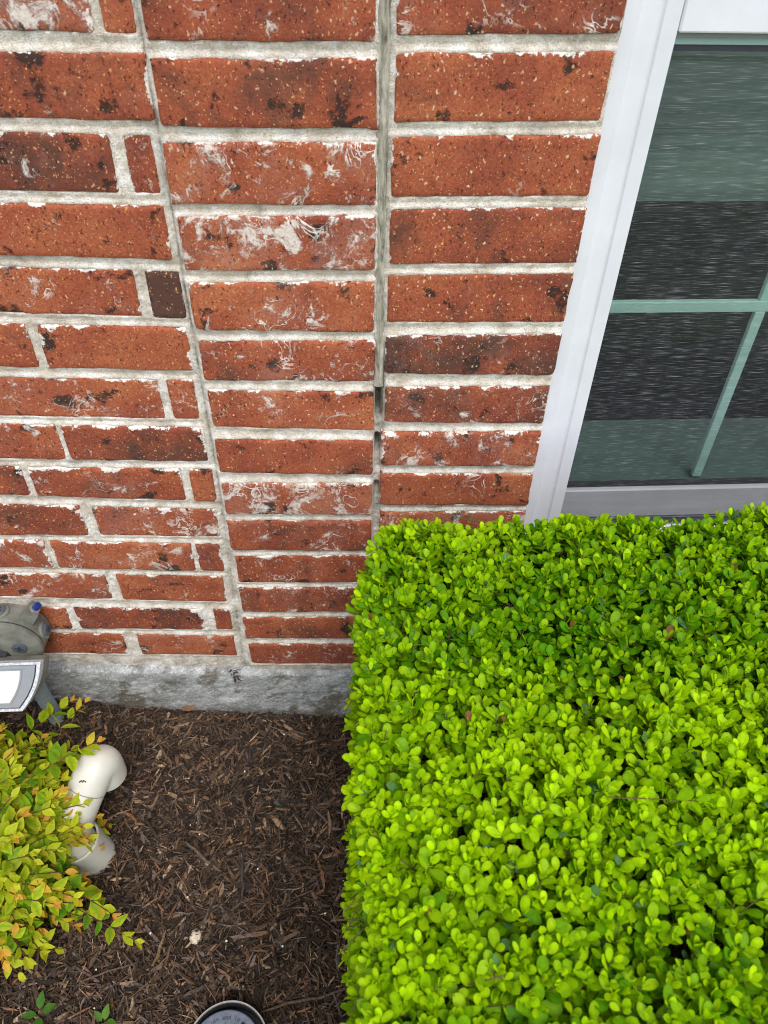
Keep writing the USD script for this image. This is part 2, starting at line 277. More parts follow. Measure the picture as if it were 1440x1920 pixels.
plain('black_plastic', (0.016, 0.017, 0.019), 0.5, 0.4, 70.0, 0.2)
plain('blue_grey_lens', (0.12, 0.14, 0.185), 0.42, 0.5, 130.0, 0.35, 0.0003)
plain('lettering', (0.022, 0.026, 0.036), 0.5, 0.4, 90.0, 0.2)
plain('stone', (0.55, 0.47, 0.36), 0.85, 0.3, 120.0, 0.25, 0.0012)
plain('perlite', (0.72, 0.70, 0.66), 0.8, 0.3, 300.0, 0.1)
plain('soil', (0.030, 0.020, 0.014), 0.95, 0.15, 160.0, 0.5, 0.004)
plain('lawn', (0.055, 0.085, 0.022), 0.9, 0.2, 30.0, 0.4, 0.02)
plain('dead_leaf', (0.050, 0.034, 0.029), 0.8, 0.2, 200.0, 0.4)

def tinted(name, rough=0.45, spec=0.4, trans=0.0, grain=160.0, gvar=0.25, bump=0.0006, stretch=(1, 1, 1)):
    lo = (1 - gvar,) * 3; hi = (1 + gvar,) * 3
    nodes = {'a': ('attribute', {'attribute': 'tint'}), 'g': ('geometry', {}), 'mp': ('mapping', {'scale': stretch}), 'n': ('noise_texture', {'scale': grain, 'detail': 3.0}), 'r': ('rgb_ramp', {'ramp': [(0.3, lo), (0.7, hi)]}),
             'm': ('mix', {'mix_type': 'multiply', 'fac': 1.0}), 'b': ('bump', {'strength': 0.6, 'distance': bump}), 'p': ('principled_bsdf', {'roughness': rough, 'specular_ior_level': spec})}
    links = [('g.position', 'mp.vector'), ('mp.vector', 'n.vector'), ('n.fac', 'r.fac'), ('a.vector', 'm.color1'), ('r.color', 'm.color2'), ('m.color', 'p.base_color'), ('n.fac', 'b.height'), ('b.normal', 'p.normal')]
    if trans:
        nodes |= {'t': ('translucent_bsdf', {}), 'x': ('mix_closure', {'fac': trans}), 'gm': ('mix', {'mix_type': 'multiply', 'fac': 1.0, 'color2': (1.15, 1.1, 0.5)})}
        links += [('m.color', 'gm.color1'), ('gm.color', 't.color'), ('p.BSDF', 'x.closure1'), ('t.BSDF', 'x.closure2')]
    mat(name, nodes, links, 'x.closure' if trans else 'p.BSDF')
tinted('leaf', 0.52, 0.13, 0.36, 220.0, 0.14, 0.0004)
tinted('chip', 0.78, 0.3, 0.0, 350.0, 0.45, 0.0008)
tinted('twig', 0.8, 0.2, 0.0, 200.0, 0.3)

mat('glass', {'g': ('geometry', {}), 'k': ('math', {'math_type': 'subtract', 'value1': 1.0}), 'fm': ('math', {'math_type': 'multiply'}), 'f': ('fresnel', {'IOR': 1.5}), 't': ('transparent_bsdf', {'color': (0.83, 0.945, 0.915)}), 'gl': ('glossy_bsdf', {'color': (0.9, 0.97, 0.95), 'roughness': 0.0}), 'x': ('mix_closure', {})},
    [('g.backfacing', 'k.value2'), ('f.fac', 'fm.value1'), ('k.value', 'fm.value2'), ('fm.value', 'x.fac'), ('t.BSDF', 'x.closure1'), ('gl.BSDF', 'x.closure2')], 'x.closure')
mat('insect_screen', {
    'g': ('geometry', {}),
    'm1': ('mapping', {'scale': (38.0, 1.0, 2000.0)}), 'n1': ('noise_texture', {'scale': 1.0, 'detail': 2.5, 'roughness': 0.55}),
    'r1': ('rgb_ramp', {'ramp': [(0.48, (0.006, 0.007, 0.008)), (0.60, (0.035, 0.038, 0.042)), (0.72, (0.48, 0.49, 0.53))]}),  # pale end of the ramp paints glints off the mesh wires
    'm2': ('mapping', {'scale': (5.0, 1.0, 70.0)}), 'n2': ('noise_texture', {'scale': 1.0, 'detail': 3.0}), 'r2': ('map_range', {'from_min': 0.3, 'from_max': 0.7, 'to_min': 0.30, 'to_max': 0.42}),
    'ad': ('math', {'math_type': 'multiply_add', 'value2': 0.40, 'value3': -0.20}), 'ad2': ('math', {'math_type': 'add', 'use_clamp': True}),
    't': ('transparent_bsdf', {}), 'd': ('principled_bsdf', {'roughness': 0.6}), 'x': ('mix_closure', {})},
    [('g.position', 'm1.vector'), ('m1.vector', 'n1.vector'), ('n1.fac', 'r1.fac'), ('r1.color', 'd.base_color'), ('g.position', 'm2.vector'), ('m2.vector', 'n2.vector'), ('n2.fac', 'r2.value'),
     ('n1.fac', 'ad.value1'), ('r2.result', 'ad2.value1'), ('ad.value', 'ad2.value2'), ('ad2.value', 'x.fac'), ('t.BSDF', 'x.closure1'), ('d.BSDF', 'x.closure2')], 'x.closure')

# ------------------------------------------------------------------ setting: ground
def ground_h(x, y):
    x = np.asarray(x, float); y = np.asarray(y, float)
    near = np.exp(-np.clip(-y, 0, 9) / 0.09)
    rise = np.interp(x, [-0.6, -0.33, -0.25, -0.16, -0.07, 0.02, 0.07, 0.15, 0.5], [0.075, 0.066, 0.046, 0.018, 0.008, 0.004, -0.008, -0.026, -0.02])
    n = meshkit.fbm(np.stack([x * 9, y * 9, np.zeros_like(x)], -1), 4, 3) - 0.5
    n2 = meshkit.fbm(np.stack([x * 45, y * 45, np.ones_like(x)], -1), 3, 5) - 0.5
    return rise * near * 0.9 + n * 0.026 + n2 * 0.008 - 0.003
BED = (-1.4, 1.6, -1.25, 0.0)
def sheet(xs, ys, fz):
    X, Y = np.meshgrid(xs, ys, indexing='ij'); v = np.stack([X, Y, fz(X, Y)], -1).reshape(-1, 3); n = len(ys)
    i, j = np.meshgrid(np.arange(len(xs) - 1), np.arange(n - 1), indexing='ij')
    q = np.stack([i * n + j, (i + 1) * n + j, (i + 1) * n + j + 1, i * n + j + 1], -1).reshape(-1, 4)
    return trimesh.Trimesh(v, np.vstack([q[:, [0, 1, 2]], q[:, [0, 2, 3]]]), process=False)
def lawn_z(X, Y): return np.where((X > -1.5) & (X < 1.7) & (Y > -1.35), -0.12, -0.035 + 0.03 * (meshkit.fbm(np.stack([X * 2, Y * 2, X * 0], -1), 3, 9) - 0.5))
xs = np.concatenate([-np.geomspace(120, 1.51, 30), np.linspace(-1.499, 1.699, 22), np.geomspace(1.71, 120, 30)])
tag(obj('lawn', sheet(xs, np.concatenate([-np.geomspace(120, 1.36, 40), [-1.349, -0.6, 0.0, 0.3, 3, 20]]), lawn_z), 'lawn', smooth=True), kind='structure')
bed = thing('mulch_bed', kind='structure')
fx = np.concatenate([np.linspace(-1.5, -0.6, 30), np.linspace(-0.59, 0.25, 140), np.linspace(0.27, 1.7, 40)])
fy_ = np.concatenate([np.linspace(-1.35, -0.7, 22), np.linspace(-0.69, 0.004, 120)])
obj('soil', sheet(fx, fy_, ground_h), 'soil', bed, smooth=True)

# ------------------------------------------------------------------ brick wall
wall = thing('brick_wall', 'red brick house wall with white smeared mortar and grey foundation ledge', 'wall')
LEFT = [(0, -0.2347, -0.0407, 1.059, 1.0536, 1.0081, 1.0044), (0, -0.0343, -0.0058, 1.0534, 1.0526, 1.0042, 1.0037), (1, -0.198, -0.004, 0.991, 0.9907, 0.9406, 0.9368), (2, -0.2427, -0.0487, 0.9304, 0.9266, 0.8783, 0.8736), (2, -0.0371, -0.0098, 0.9264, 0.9259, 0.8733, 0.8726), (3, -0.2046, -0.0106, 0.8676, 0.8623, 0.8151, 0.8075), (4, -0.2465, -0.0525, 0.8049, 0.7976, 0.7532, 0.7442), (4, -0.0421, -0.0065, 0.7972, 0.7958, 0.7437, 0.7421), (5, -0.3712, -0.1772, 0.7443, 0.7378, 0.6923, 0.6842), (5, -0.1681, -0.0088, 0.7375, 0.7322, 0.6838, 0.6771), (6, -0.2455, -0.0515, 0.6737, 0.6668, 0.6196, 0.6117), (6, -0.0429, -0.0118, 0.6665, 0.6654, 0.6114, 0.6101), (7, -0.3765, -0.1825, 0.6146, 0.6061, 0.5611, 0.553), (7, -0.1775, -0.01, 0.6059, 0.5985, 0.5528, 0.5458), (8, -0.4356, -0.2416, 0.5533, 0.5444, 0.5103, 0.4958), (8, -0.2345, -0.0477, 0.5441, 0.5356, 0.4953, 0.4814), (8, -0.0383, -0.0088, 0.5352, 0.5338, 0.4807, 0.4785), (9, -0.38, -0.186, 0.4894, 0.4769, 0.4322, 0.4221), (9, -0.173, -0.0121, 0.476, 0.4656, 0.4214, 0.413), (10, -0.4437, -0.2497, 0.4286, 0.4155, 0.3755, 0.3614), (10, -0.2433, -0.0551, 0.4151, 0.4025, 0.3609, 0.3473), (10, -0.0499, -0.0155, 0.4021, 0.3998, 0.3469, 0.3444), (11, -0.3774, -0.1834, 0.3595, 0.346, 0.3063, 0.2903), (11, -0.1707, -0.0199, 0.3452, 0.3347, 0.2893, 0.2769), (12, -0.4515, -0.2575, 0.2909, 0.277, 0.2392, 0.2266), (12, -0.2474, -0.0599, 0.2763, 0.2628, 0.226, 0.2138), (12, -0.0447, -0.0183, 0.2617, 0.2598, 0.2128, 0.2111), (13, -0.3821, -0.1881, 0.2259, 0.2103, 0.1724, 0.158), (13, -0.1694, -0.0199, 0.2088, 0.1967, 0.1566, 0.1456)]
MID = [(0, -0.0, 0.1929, 1.0505, 1.0512, 0.9993, 1.0009), (1, 0.0008, 0.1943, 0.9868, 0.9891, 0.9332, 0.9326), (2, -0.0013, 0.1945, 0.9207, 0.9212, 0.8647, 0.8634), (3, 0.0002, 0.1947, 0.8529, 0.8541, 0.7975, 0.7974), (4, 0.0006, 0.1944, 0.7854, 0.7846, 0.731, 0.7256), (5, 0.0011, 0.196, 0.7174, 0.7157, 0.6669, 0.6616), (6, 0.0023, 0.1955, 0.6547, 0.6477, 0.6011, 0.5914), (7, 0.0011, 0.1946, 0.5836, 0.5768, 0.5307, 0.5212), (8, 0.0007, 0.1938, 0.513, 0.5077, 0.4592, 0.4511), (9, -0.0004, 0.1936, 0.4476, 0.4412, 0.3917, 0.3824), (10, 0.0019, 0.1911, 0.3788, 0.3739, 0.3233, 0.3154), (11, 0.0004, 0.1923, 0.3129, 0.3059, 0.2588, 0.2498), (12, -0.0016, 0.191, 0.2449, 0.2384, 0.1942, 0.1829), (13, 0.0005, 0.1897, 0.1805, 0.1692, 0.13, 0.1178)]
RIGHT = [(0, 0.2105, 0.4032, 1.0568, 1.0575, 1.0058, 1.0087), (1, 0.2098, 0.4010, 0.9932, 0.9959, 0.9376, 0.9392), (2, 0.2087, 0.4039, 0.9263, 0.9288, 0.871, 0.8719), (3, 0.2083, 0.4053, 0.8603, 0.8615, 0.8031, 0.8031), (4, 0.2076, 0.4047, 0.7921, 0.7926, 0.7371, 0.7349), (5, 0.2067, 0.4046, 0.7208, 0.7218, 0.6722, 0.667), (6, 0.2077, 0.4029, 0.6548, 0.6531, 0.6047, 0.5983), (7, 0.2047, 0.4035, 0.5896, 0.5869, 0.5377, 0.5317), (8, 0.2045, 0.4045, 0.5236, 0.5183, 0.4692, 0.4631), (9, 0.2048, 0.4051, 0.4566, 0.4523, 0.4021, 0.395)]
# (x0, x1, top left, top right, bottom left, bottom right, face y, dark, lime, smear)
SPECIAL = {('L', 4, 1): (0.30, -0.06, 0.2), ('L', 2, 0): (0.10, 0.0, 0.8), ('L', 7, 1): (0.11, -0.1, 1.0), ('L', 12, 1): (0.09, -0.05, 1.0), ('R', 5, 0): (0.13, 0.0, 0.6), ('R', 6, 0): (0.10, 0.02, 0.8),
           ('M', 3, 0): (-0.02, 0.09, 0.5), ('M', 8, 0): (-0.02, 0.10, 0.8), ('M', 1, 0): (0.01, -0.10, 0.4), ('R', 1, 0): (-0.02, -0.06, 0.8), ('R', 2, 0): (-0.02, -0.05, 0.8), ('M', 2, 0): (-0.03, 0.05, 0.6), ('L', 0, 0): (0.02, 0.10, 1.0), ('R', 0, 0): (0.05, 0.0, 0.6), ('M', 0, 0): (0.05, 0.0, 0.6), ('L', 10, 0): (0, 0.04, 1.1), ('L', 11, 0): (0.0, 0.05, 1.1), ('L', 9, 1): (0, 0.06, 1.4), ('R', 7, 0): (-0.02, 0.05, 1.3)}
bricks = []
def add_brick(b, y, key=None, fine=True):
    d, l, s = SPECIAL.get(key, (rng.uniform(-0.08, 0.06), rng.uniform(-0.075, 0.045), rng.uniform(0.15, 0.75) if b[0] > -0.003 else rng.uniform(0.3, 1.1)))
    bricks.append((*b, y + rng.uniform(-0.0012, 0.0012), d, l, s, fine))
seen = {}
rowfirst = {}
for k, *b in LEFT:
    n = seen[('L', k)] = seen.get(('L', k), -1) + 1
    add_brick(b, 0.004, ('L', k, n)); rowfirst.setdefault(k, b)
for k, b in rowfirst.items():                                   # the courses run on to the left
    x1, zt, zb = b[0] - 0.011, b[2], b[4]
    while x1 > -0.72:
        add_brick((x1 - 0.194, x1, zt + 0.002, zt, zb + 0.002, zb), 0.004, None, x1 > -0.46); x1 -= 0.205; zt += 0.002; zb += 0.002
for k, *b in MID: add_brick(b, 0.0, ('M', k, 0))
for k, *b in RIGHT: add_brick(b, 0.0, ('R', k, 0))
for k in range(1, 7):                                           # courses above the frame
    dz = 0.0677 * k
    add_brick((0.0, 0.194, 1.0505 + dz, 1.0512 + dz, 0.9993 + dz, 1.0009 + dz), 0.0, None, False)
    add_brick((0.2095, 0.4035, 1.0568 + dz, 1.0575 + dz, 1.0058 + dz, 1.0087 + dz), 0.0, None, False)
    x1 = -0.006 if k % 2 else -0.045
    if k % 2 == 0: add_brick((-0.034, -0.006, 1.055 + dz, 1.055 + dz, 1.004 + dz, 1.004 + dz), 0.004, None, False)
    while x1 > -0.72:
        add_brick((x1 - 0.194, x1, 1.055 + dz, 1.055 + dz, 1.004 + dz, 1.004 + dz), 0.004, None, False); x1 -= 0.205
for k in range(10, 14):                                         # beside the hedge, below the window
    z = 1.0564 - 0.0677 * k
    for x0, x1 in ((0.205, 0.4), (0.411, 0.605), (0.616, 0.81), (0.821, 1.015), (1.026, 1.22)):
        add_brick((x0, x1, z, z, z - 0.055, z - 0.055), 0.0, None, False)
for k in range(-6, 10):
    z = 1.0564 - 0.0677 * k
    add_brick((1.026, 1.22, z, z, z - 0.055, z - 0.055), 0.0, None, False)

def lines_of(L, r=0.0045):
    e = [0, 0.0008, 0.002, r, 0.009]; n = max(2, int((L - 0.018) / 0.011))
    return np.unique(np.round(np.concatenate([e, np.linspace(0.009, L - 0.009, n), L - np.array(e)]), 6)) if L > 0.02 else np.array([0, 0.0008, 0.002, r, L - r, L - 0.002, L - 0.0008, L])
def brick_mesh(b, i):
    x0, x1, a0, a1, c0, c1, y0, d, l, s, fine = b
    L, H = x1 - x0, ((a0 - c0) + (a1 - c1)) / 2
    us, vs = lines_of(L), lines_of(H)
    if not fine: us = np.array([0, 0.002, 0.006, L / 2, L - 0.006, L - 0.002, L]); vs = np.array([0, 0.002, 0.006, H - 0.006, H - 0.002, H])
    U, V = np.meshgrid(us / L, vs / H, indexing='ij')
    X = x0 + U * L; Z = (1 - U) * (c0 + V * (a0 - c0)) + U * (c1 + V * (a1 - c1))
    du = np.minimum(U, 1 - U) * L; dv = np.minimum(V, 1 - V) * H
    n = (fb(X, Z, 60, i + 11, 3) - 0.5); n2 = (fb(X, Z, 220, i + 31, 2) - 0.5)
    wob = 0.0042 * n * np.exp(-np.minimum(du, dv) / 0.006)
    X = X + wob * np.sign(0.5 - U) * np.exp(-du / 0.006); Z = Z + wob * np.sign(0.5 - V) * np.exp(-dv / 0.006)
    r = 0.0042
    q = np.hypot(np.clip(r - du, 0, r), np.clip(r - dv, 0, r)); q = np.minimum(q, r)
    Y = y0 + r - np.sqrt(np.maximum(r * r - q * q, 0)) + n * 0.0022 + n2 * 0.0009
    nz = len(vs); v = np.stack([X, Y, Z], -1).reshape(-1, 3)
    I, J = np.meshgrid(np.arange(len(us) - 1), np.arange(nz - 1), indexing='ij')
    f = np.stack([I * nz + J, (I + 1) * nz + J, (I + 1) * nz + J + 1, I * nz + J + 1], -1).reshape(-1, 4)
    ring = [i2 * nz for i2 in range(len(us))] + [(len(us) - 1) * nz + j for j in range(1, nz)] + [i2 * nz + nz - 1 for i2 in range(len(us) - 2, -1, -1)] + [j for j in range(nz - 2, 0, -1)]
    back = v[ring].copy(); back[:, 1] = y0 + 0.05; nb = len(v); m = len(ring)
    k = np.arange(m); side = np.stack([np.array(ring)[k], nb + k, nb + (k + 1) % m, np.array(ring)[(k + 1) % m]], 1)
    f = np.vstack([f[:, [0, 1, 2]], f[:, [0, 2, 3]], side[:, [0, 1, 2]], side[:, [0, 2, 3]]])
    E = np.stack([np.minimum(du * 0.9 + 0.0008, 9), (1 - V) * H, V * H], -1).reshape(-1, 3)
    E[:, 0] = np.minimum(E[:, 0], E[:, 2] * 1.6 + 0.0038)
    return trimesh.Trimesh(np.vstack([v, back]), f, process=False), np.vstack([E, E[ring] * 0 + 0.006]), np.array([d, l, s])
for i, b in enumerate(bricks):
    m, E, T = brick_mesh(b, i)
    obj('brick', m, 'brick', wall, smooth=40 if False else True, tint=T, edge=E)

BX = np.array([b[:6] for b in bricks])
def depth_in(X, Z):
    """Signed distance: positive inside a brick face, negative in a joint."""
    out = np.full(X.shape, -1.0)
    for x0, x1, a0, a1, c0, c1 in BX:
        m = (X > x0 - 0.03) & (X < x1 + 0.03) & (Z > min(c0, c1) - 0.03) & (Z < max(a0, a1) + 0.03)
        if not m.any(): continue
        x, z = X[m], Z[m]; t = (x - x0) / (x1 - x0)
        d = np.minimum(np.minimum(x - x0, x1 - x), np.minimum(a0 + t * (a1 - a0) - z, z - c0 - t * (c1 - c0)))
        out[m] = np.maximum(out[m], d)
    return out
def fnd_top(X): return np.interp(X, [-0.75, -0.3212, -0.1862, -0.0607, 0.1549, 1.3], [0.160, 0.1409, 0.1303, 0.1201, 0.1017, 0.10])
def mortar_y(X, Z):
    d = depth_in(X, Z)
    n = fb(X, Z, 70, 2, 4) - 0.5; n2 = fb(X, Z, 260, 4, 3) - 0.5; n3 = fb(X, Z, 28, 8, 3) - 0.5
    joint = 0.0028 + 0.0026 * sm(-d, 0.0, 0.006) + n * 0.0042 + n2 * 0.0022
    y = np.where(d < 0, joint, 0.0020 + np.maximum(d, 0) * 1.5 + n * 0.005 + n2 * 0.003)
    y += np.where(X < -0.003, 0.003, 0)
    # the control joint: hollow between the second and third panel, two weep holes
    cj = sm(X, 0.1945, 0.1965) * (1 - sm(X, 0.2055, 0.2078)) * sm(0.70 - Z, -0.03, 0.03) * (d < 0.001)
    y += cj * 0.006
    for z0, z1, dp in ((0.598, 0.652, 0.035), (0.545, 0.583, 0.05), (0.474, 0.505, 0.012)):
        y += dp * sm(X, 0.1962, 0.1985) * (1 - sm(X, 0.2030, 0.2050)) * sm(Z, z0, z0 + 0.022) * (1 - sm(Z, z1 - 0.004, z1))
    # left vertical joint: a struck edge and a crack
    y += 0.0035 * np.exp(-((X + 0.0035 + 0.010 * sm(0.6 - Z, 0, 0.5) + 0.010 * n3) / 0.0016) ** 2) * (d < 0) * sm(fb(X, Z, 16, 51, 3), 0.45, 0.58)
    # bed under the lowest course slopes out to the ledge
    bed_ = sm(0.155 - Z, 0, 0.03) * (d < 0); y -= bed_ * (0.004 + 0.004 * n3)
    return y
win = lambda x, z: ~((x > 0.4030) & (x < 1.018) & (z > 0.386) & (z < 1.475))
xs = np.concatenate([np.linspace(-0.75, -0.45, 40), np.arange(-0.448, 0.4035, 0.0022), np.linspace(0.4035, 1.24, 90)])
zs = np.concatenate([np.arange(0.09, 1.07, 0.0022), np.linspace(1.075, 1.475, 60)])
mm_ = grid(xs, zs, mortar_y, lambda x, z: win(x, z) & (z > fnd_top(x) - 0.012)); mv = np.array(mm_.vertices); X_, Z_ = mv[:, 0], mv[:, 2]
jx = -0.0035 - 0.008 * sm(0.6 - Z_, 0, 0.5)                      # old dirt along the two long upright joints and under the lowest course
dirt = 0.5 * np.exp(-((X_ - jx) / 0.004) ** 2) + 0.8 * np.exp(-((X_ - 0.202) / 0.007) ** 2) + 0.55 * sm(0.165 - Z_, 0, 0.03) + 0.25 * sm(fb(X_, Z_, 13, 91, 3), 0.5, 0.62)
dirt_line = np.exp(-((X_ - jx - 0.006 * (fb(X_, Z_, 28, 92, 3) - 0.5)) / 0.0016) ** 2) * 0.9
obj('mortar', mm_, 'mortar', wall, smooth=True, tint=np.stack([np.clip(np.maximum(dirt, dirt_line * 1.3), 0, 1.2), dirt * 0, dirt * 0], 1))
def fnd_y(X, Z):
    top = sm(Z, fnd_top(X) - 0.006, fnd_top(X) + 0.004)
    return -0.006 + top * 0.014 + (fb(X, Z, 40, 21, 4) - 0.5) * 0.006 + (fb(X, Z, 190, 23, 3) - 0.5) * 0.003
fm_ = grid(np.concatenate([np.linspace(-0.75, -0.45, 30), np.arange(-0.448, 0.25, 0.003), np.linspace(0.26, 1.24, 60)]), np.arange(-0.14, 0.17, 0.003), fnd_y, lambda x, z: z < fnd_top(x) + 0.006)
fv = np.array(fm_.vertices); up_ = fv[:, 2] - ground_h(fv[:, 0], fv[:, 0] * 0 - 0.01)
splash = np.clip(np.exp(-np.clip(up_, 0, 1) / 0.018) * 1.0 + 0.55 * sm(-0.2 - fv[:, 0], 0, 0.1) * np.exp(-np.clip(up_, 0, 1) / 0.05), 0, 1)
obj('foundation', fm_, 'concrete', wall, smooth=True, tint=np.stack([splash, splash * 0, splash * 0], 1))
def seal_y(X, Z):
    c = np.abs(X - 0.1998) / 0.0055
    return 0.0045 - 0.0025 * (1 - c ** 2) + (fb(X, Z, 150, 41, 4, 60) - 0.5) * 0.005
obj('joint_sealant', grid(np.linspace(0.1943, 0.2052, 12), np.arange(0.655, 1.475, 0.003), seal_y), 'sealant', wall, smooth=True, label='grey weathered sealant strip in the vertical joint')

# ------------------------------------------------------------------ window
w = thing('window', 'white vinyl window with dark insect screen and pale muntins set beside the brick', 'window', (0.7135, 0.03, 0.39))
ZB, ZT = 0.386, 1.475
def profile_x(pts, z0, z1):
    """A vertical extrusion of the x-y outline."""
    from shapely.geometry import Polygon
    p = trimesh.creation.extrude_polygon(Polygon(pts), z1 - z0, engine='earcut'); p.apply_translation([0, 0, z0]); return p
J = [(0.3990, 0.09), (0.3990, 0.0176), (0.4068, 0.0180), (0.4226, 0.0205), (0.4232, 0.0215), (0.4236, 0.0240), (0.4244, 0.0246), (0.4420, 0.0256), (0.4440, 0.0250), (0.4460, 0.0232), (0.4590, 0.0208), (0.4598, 0.0212), (0.4600, 0.0225), (0.4600, 0.09)]
mirror = lambda pts: [(1.427 - x, y) for x, y in pts][::-1]
obj('jamb', profile_x(J, ZB, ZT), 'vinyl', w)
obj('jamb', profile_x(mirror(J), ZB, ZT), 'vinyl', w)
obj('head', box(0.4602, 0.9668, 0.02, 0.09, 1.43, ZT, 0.002), 'vinyl', w)
obj('sill', trimesh.convex.convex_hull(np.array([(x, y, z) for x in (0.4602, 0.9668) for y, z in ((0.012, 0.372), (0.09, 0.372), (0.012, 0.380), (0.014, 0.3825), (0.09, 0.394))])), 'vinyl', w)
obj('meeting_rail', box(0.4612, 0.9658, 0.0205, 0.052, 1.0068, 1.062, 0.0015), 'vinyl', w)
obj('rail_shade_strip', box(0.4604, 0.9666, 0.026, 0.05, 1.0028, 1.0066), 'rail_shade', w)  # dark strip painting in the shade below the meeting rail
obj('glass_tint_strip', box(0.4604, 0.9666, 0.031, 0.05, 0.9962, 1.0026), 'glass_tint_strip', w)
# lower sash
obj('bottom_rail', box(0.4602, 0.9668, 0.045, 0.0602, 0.3960, 0.4490, 0.002), 'vinyl', w)
obj('sash_stile', box(0.4602, 0.4700, 0.050, 0.085, 0.4492, 0.984), 'screen_frame', w)
obj('sash_stile', box(0.9570, 0.9668, 0.050, 0.085, 0.4492, 0.984), 'screen_frame', w)
obj('glazing_bead', box(0.4702, 0.9568, 0.052, 0.060, 0.4492, 0.4540), 'rubber', w)
obj('pane', box(0.4702, 0.9568, 0.0605, 0.0635, 0.4492, 0.984), 'glass', w)
obj('muntin', box(0.4702, 0.9568, 0.070, 0.078, 0.7095, 0.7235, 0.001), 'muntin', w)
for xv in (0.667, 0.825):
    obj('muntin', box(xv - 0.0065, xv + 0.0065, 0.0702, 0.0778, 0.4492, 0.7093, 0.001), 'muntin', w)
    obj('muntin', box(xv - 0.0065, xv + 0.0065, 0.0702, 0.0778, 0.7237, 0.984, 0.001), 'muntin', w)
# upper sash
obj('sash_stile', box(0.4602, 0.4900, 0.030, 0.060, 1.0622, 1.4298, 0.002), 'vinyl', w); obj('sash_stile', box(0.9370, 0.9668, 0.030, 0.060, 1.0622, 1.4298, 0.002), 'vinyl', w)
obj('pane', box(0.4902, 0.9368, 0.044, 0.047, 1.0622, 1.4298), 'glass', w)
# screen and its frame
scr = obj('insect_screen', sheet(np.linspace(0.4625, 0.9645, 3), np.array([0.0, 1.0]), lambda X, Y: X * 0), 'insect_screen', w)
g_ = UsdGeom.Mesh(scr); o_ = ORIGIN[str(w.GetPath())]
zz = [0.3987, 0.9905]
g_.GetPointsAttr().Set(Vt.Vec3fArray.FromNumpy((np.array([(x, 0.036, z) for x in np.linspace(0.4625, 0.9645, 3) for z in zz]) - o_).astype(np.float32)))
for bx in (box(0.4603, 0.4632, 0.033, 0.040, 0.394, 0.994), box(0.9638, 0.9667, 0.033, 0.040, 0.394, 0.994), box(0.4634, 0.9636, 0.033, 0.040, 0.9905, 0.9958), box(0.4634, 0.9636, 0.033, 0.040, 0.3945, 0.3985)):
    obj('screen_frame', bx, 'screen_frame', w)
# what is behind it
room = box(-0.35, 1.235, 0.12, 2.6, -0.12, 1.47); room.invert()
room.update_faces(~(np.abs(room.triangles_center[:, 1] - 0.12) < 1e-6))
tag(obj('room_interior', room, 'interior'), kind='structure')
tag(obj('window_blind', cat([box(0.44, 0.985, 0.110, 0.114, 0.828, 1.46)] + [box(0.44, 0.985, 0.107, 0.1098, z, z + 0.004) for z in (0.8285, 0.90, 0.972)]), 'blind'), 'pale blind lowered behind the upper part of the screened window', 'blind')
tag(obj('window_stool', box(0.4605, 0.9665, 0.0650, 0.222, 0.425, 0.4435, 0.003), 'ledge'), 'pale inner ledge seen through the bottom of the window pane', 'ledge')

# ------------------------------------------------------------------ wall floodlight with its box and conduit
C = np.array([-0.3360, -0.04, 0.2470])
fl = thing('floodlight', 'grey wall floodlight with round junction box, blue tip and white lens', 'floodlight', (C[0], 0, C[2]))
def lathe(prof, at, axis, seg=48):
    """prof: (radius, height) along axis from at."""
    m = trimesh.creation.revolve(np.array(prof), sections=seg)
    m.apply_transform(trimesh.geometry.align_vectors([0, 0, 1], axis)); m.apply_translation(at); return m
Yn = np.array([0, -1.0, 0])
body = lathe([(0, 0), (0.0505, 0), (0.0505, 0.004), (0.0487, 0.030), (0.0482, 0.0325), (0, 0.0325)], C * [1, 0, 1] + [0, -0.001, 0], Yn)
obj('junction_box', body, 'grey_cast', fl, smooth=35)
obj('gasket', lathe([(0, 0), (0.0490, 0), (0.0490, 0.0022), (0, 0.0022)], C * [1, 0, 1] + [0, -0.0336, 0], Yn), 'rubber', fl, smooth=35)
obj('cover', lathe([(0, 0), (0.0497, 0), (0.0502, 0.002), (0.0494, 0.0055), (0.0455, 0.0085), (0.028, 0.0105), (0, 0.0108)], C * [1, 0, 1] + [0, -0.0359, 0], Yn), 'grey_cast', fl, smooth=35)
def radial(deg): a = math.radians(deg); return np.array([math.cos(a), 0, math.sin(a)])
def screw(at, n, r, name='plug', parent=fl, mt='plug_dark'):
    n = n / np.linalg.norm(n); pr = obj(name, lathe([(0, 0), (r, 0), (r, 0.0016), (r * 0.86, 0.0026), (0, 0.0026)], at, n, 28), mt, parent, smooth=35)
    a = np.cross(n, [0.31, 0.5, 0.8]); a /= np.linalg.norm(a); b = np.cross(n, a)
    R = np.eye(4); R[:3, 0] = a; R[:3, 1] = b; R[:3, 2] = n; R[:3, 3] = at + n * 0.0027
    x = cat([trimesh.creation.box([r * 1.1, r * 0.22, 0.0008]), trimesh.creation.box([r * 0.22, r * 1.1, 0.0009])]); x.apply_transform(R)
    obj('cross_slot', x, 'rubber', pr)
for deg in (93, 8):
    n = radial(deg); c = C * [1, 0, 1] + n * 0.0475 + [0, -0.0165, 0]
    obj('boss', lathe([(0, 0), (0.0150, 0), (0.0138, 0.006), (0.0125, 0.0068), (0, 0.0068)], c - n * 0.002, n, 32), 'grey_cast', fl, smooth=35)
    screw(c + n * 0.0048, n, 0.0098)
screw(C + np.array([0.0205, -0.0063, 0.004]), Yn, 0.0105, 'cover_screw'); screw(C + np.array([-0.027, -0.0063, 0.012]), Yn, 0.0105, 'cover_screw')
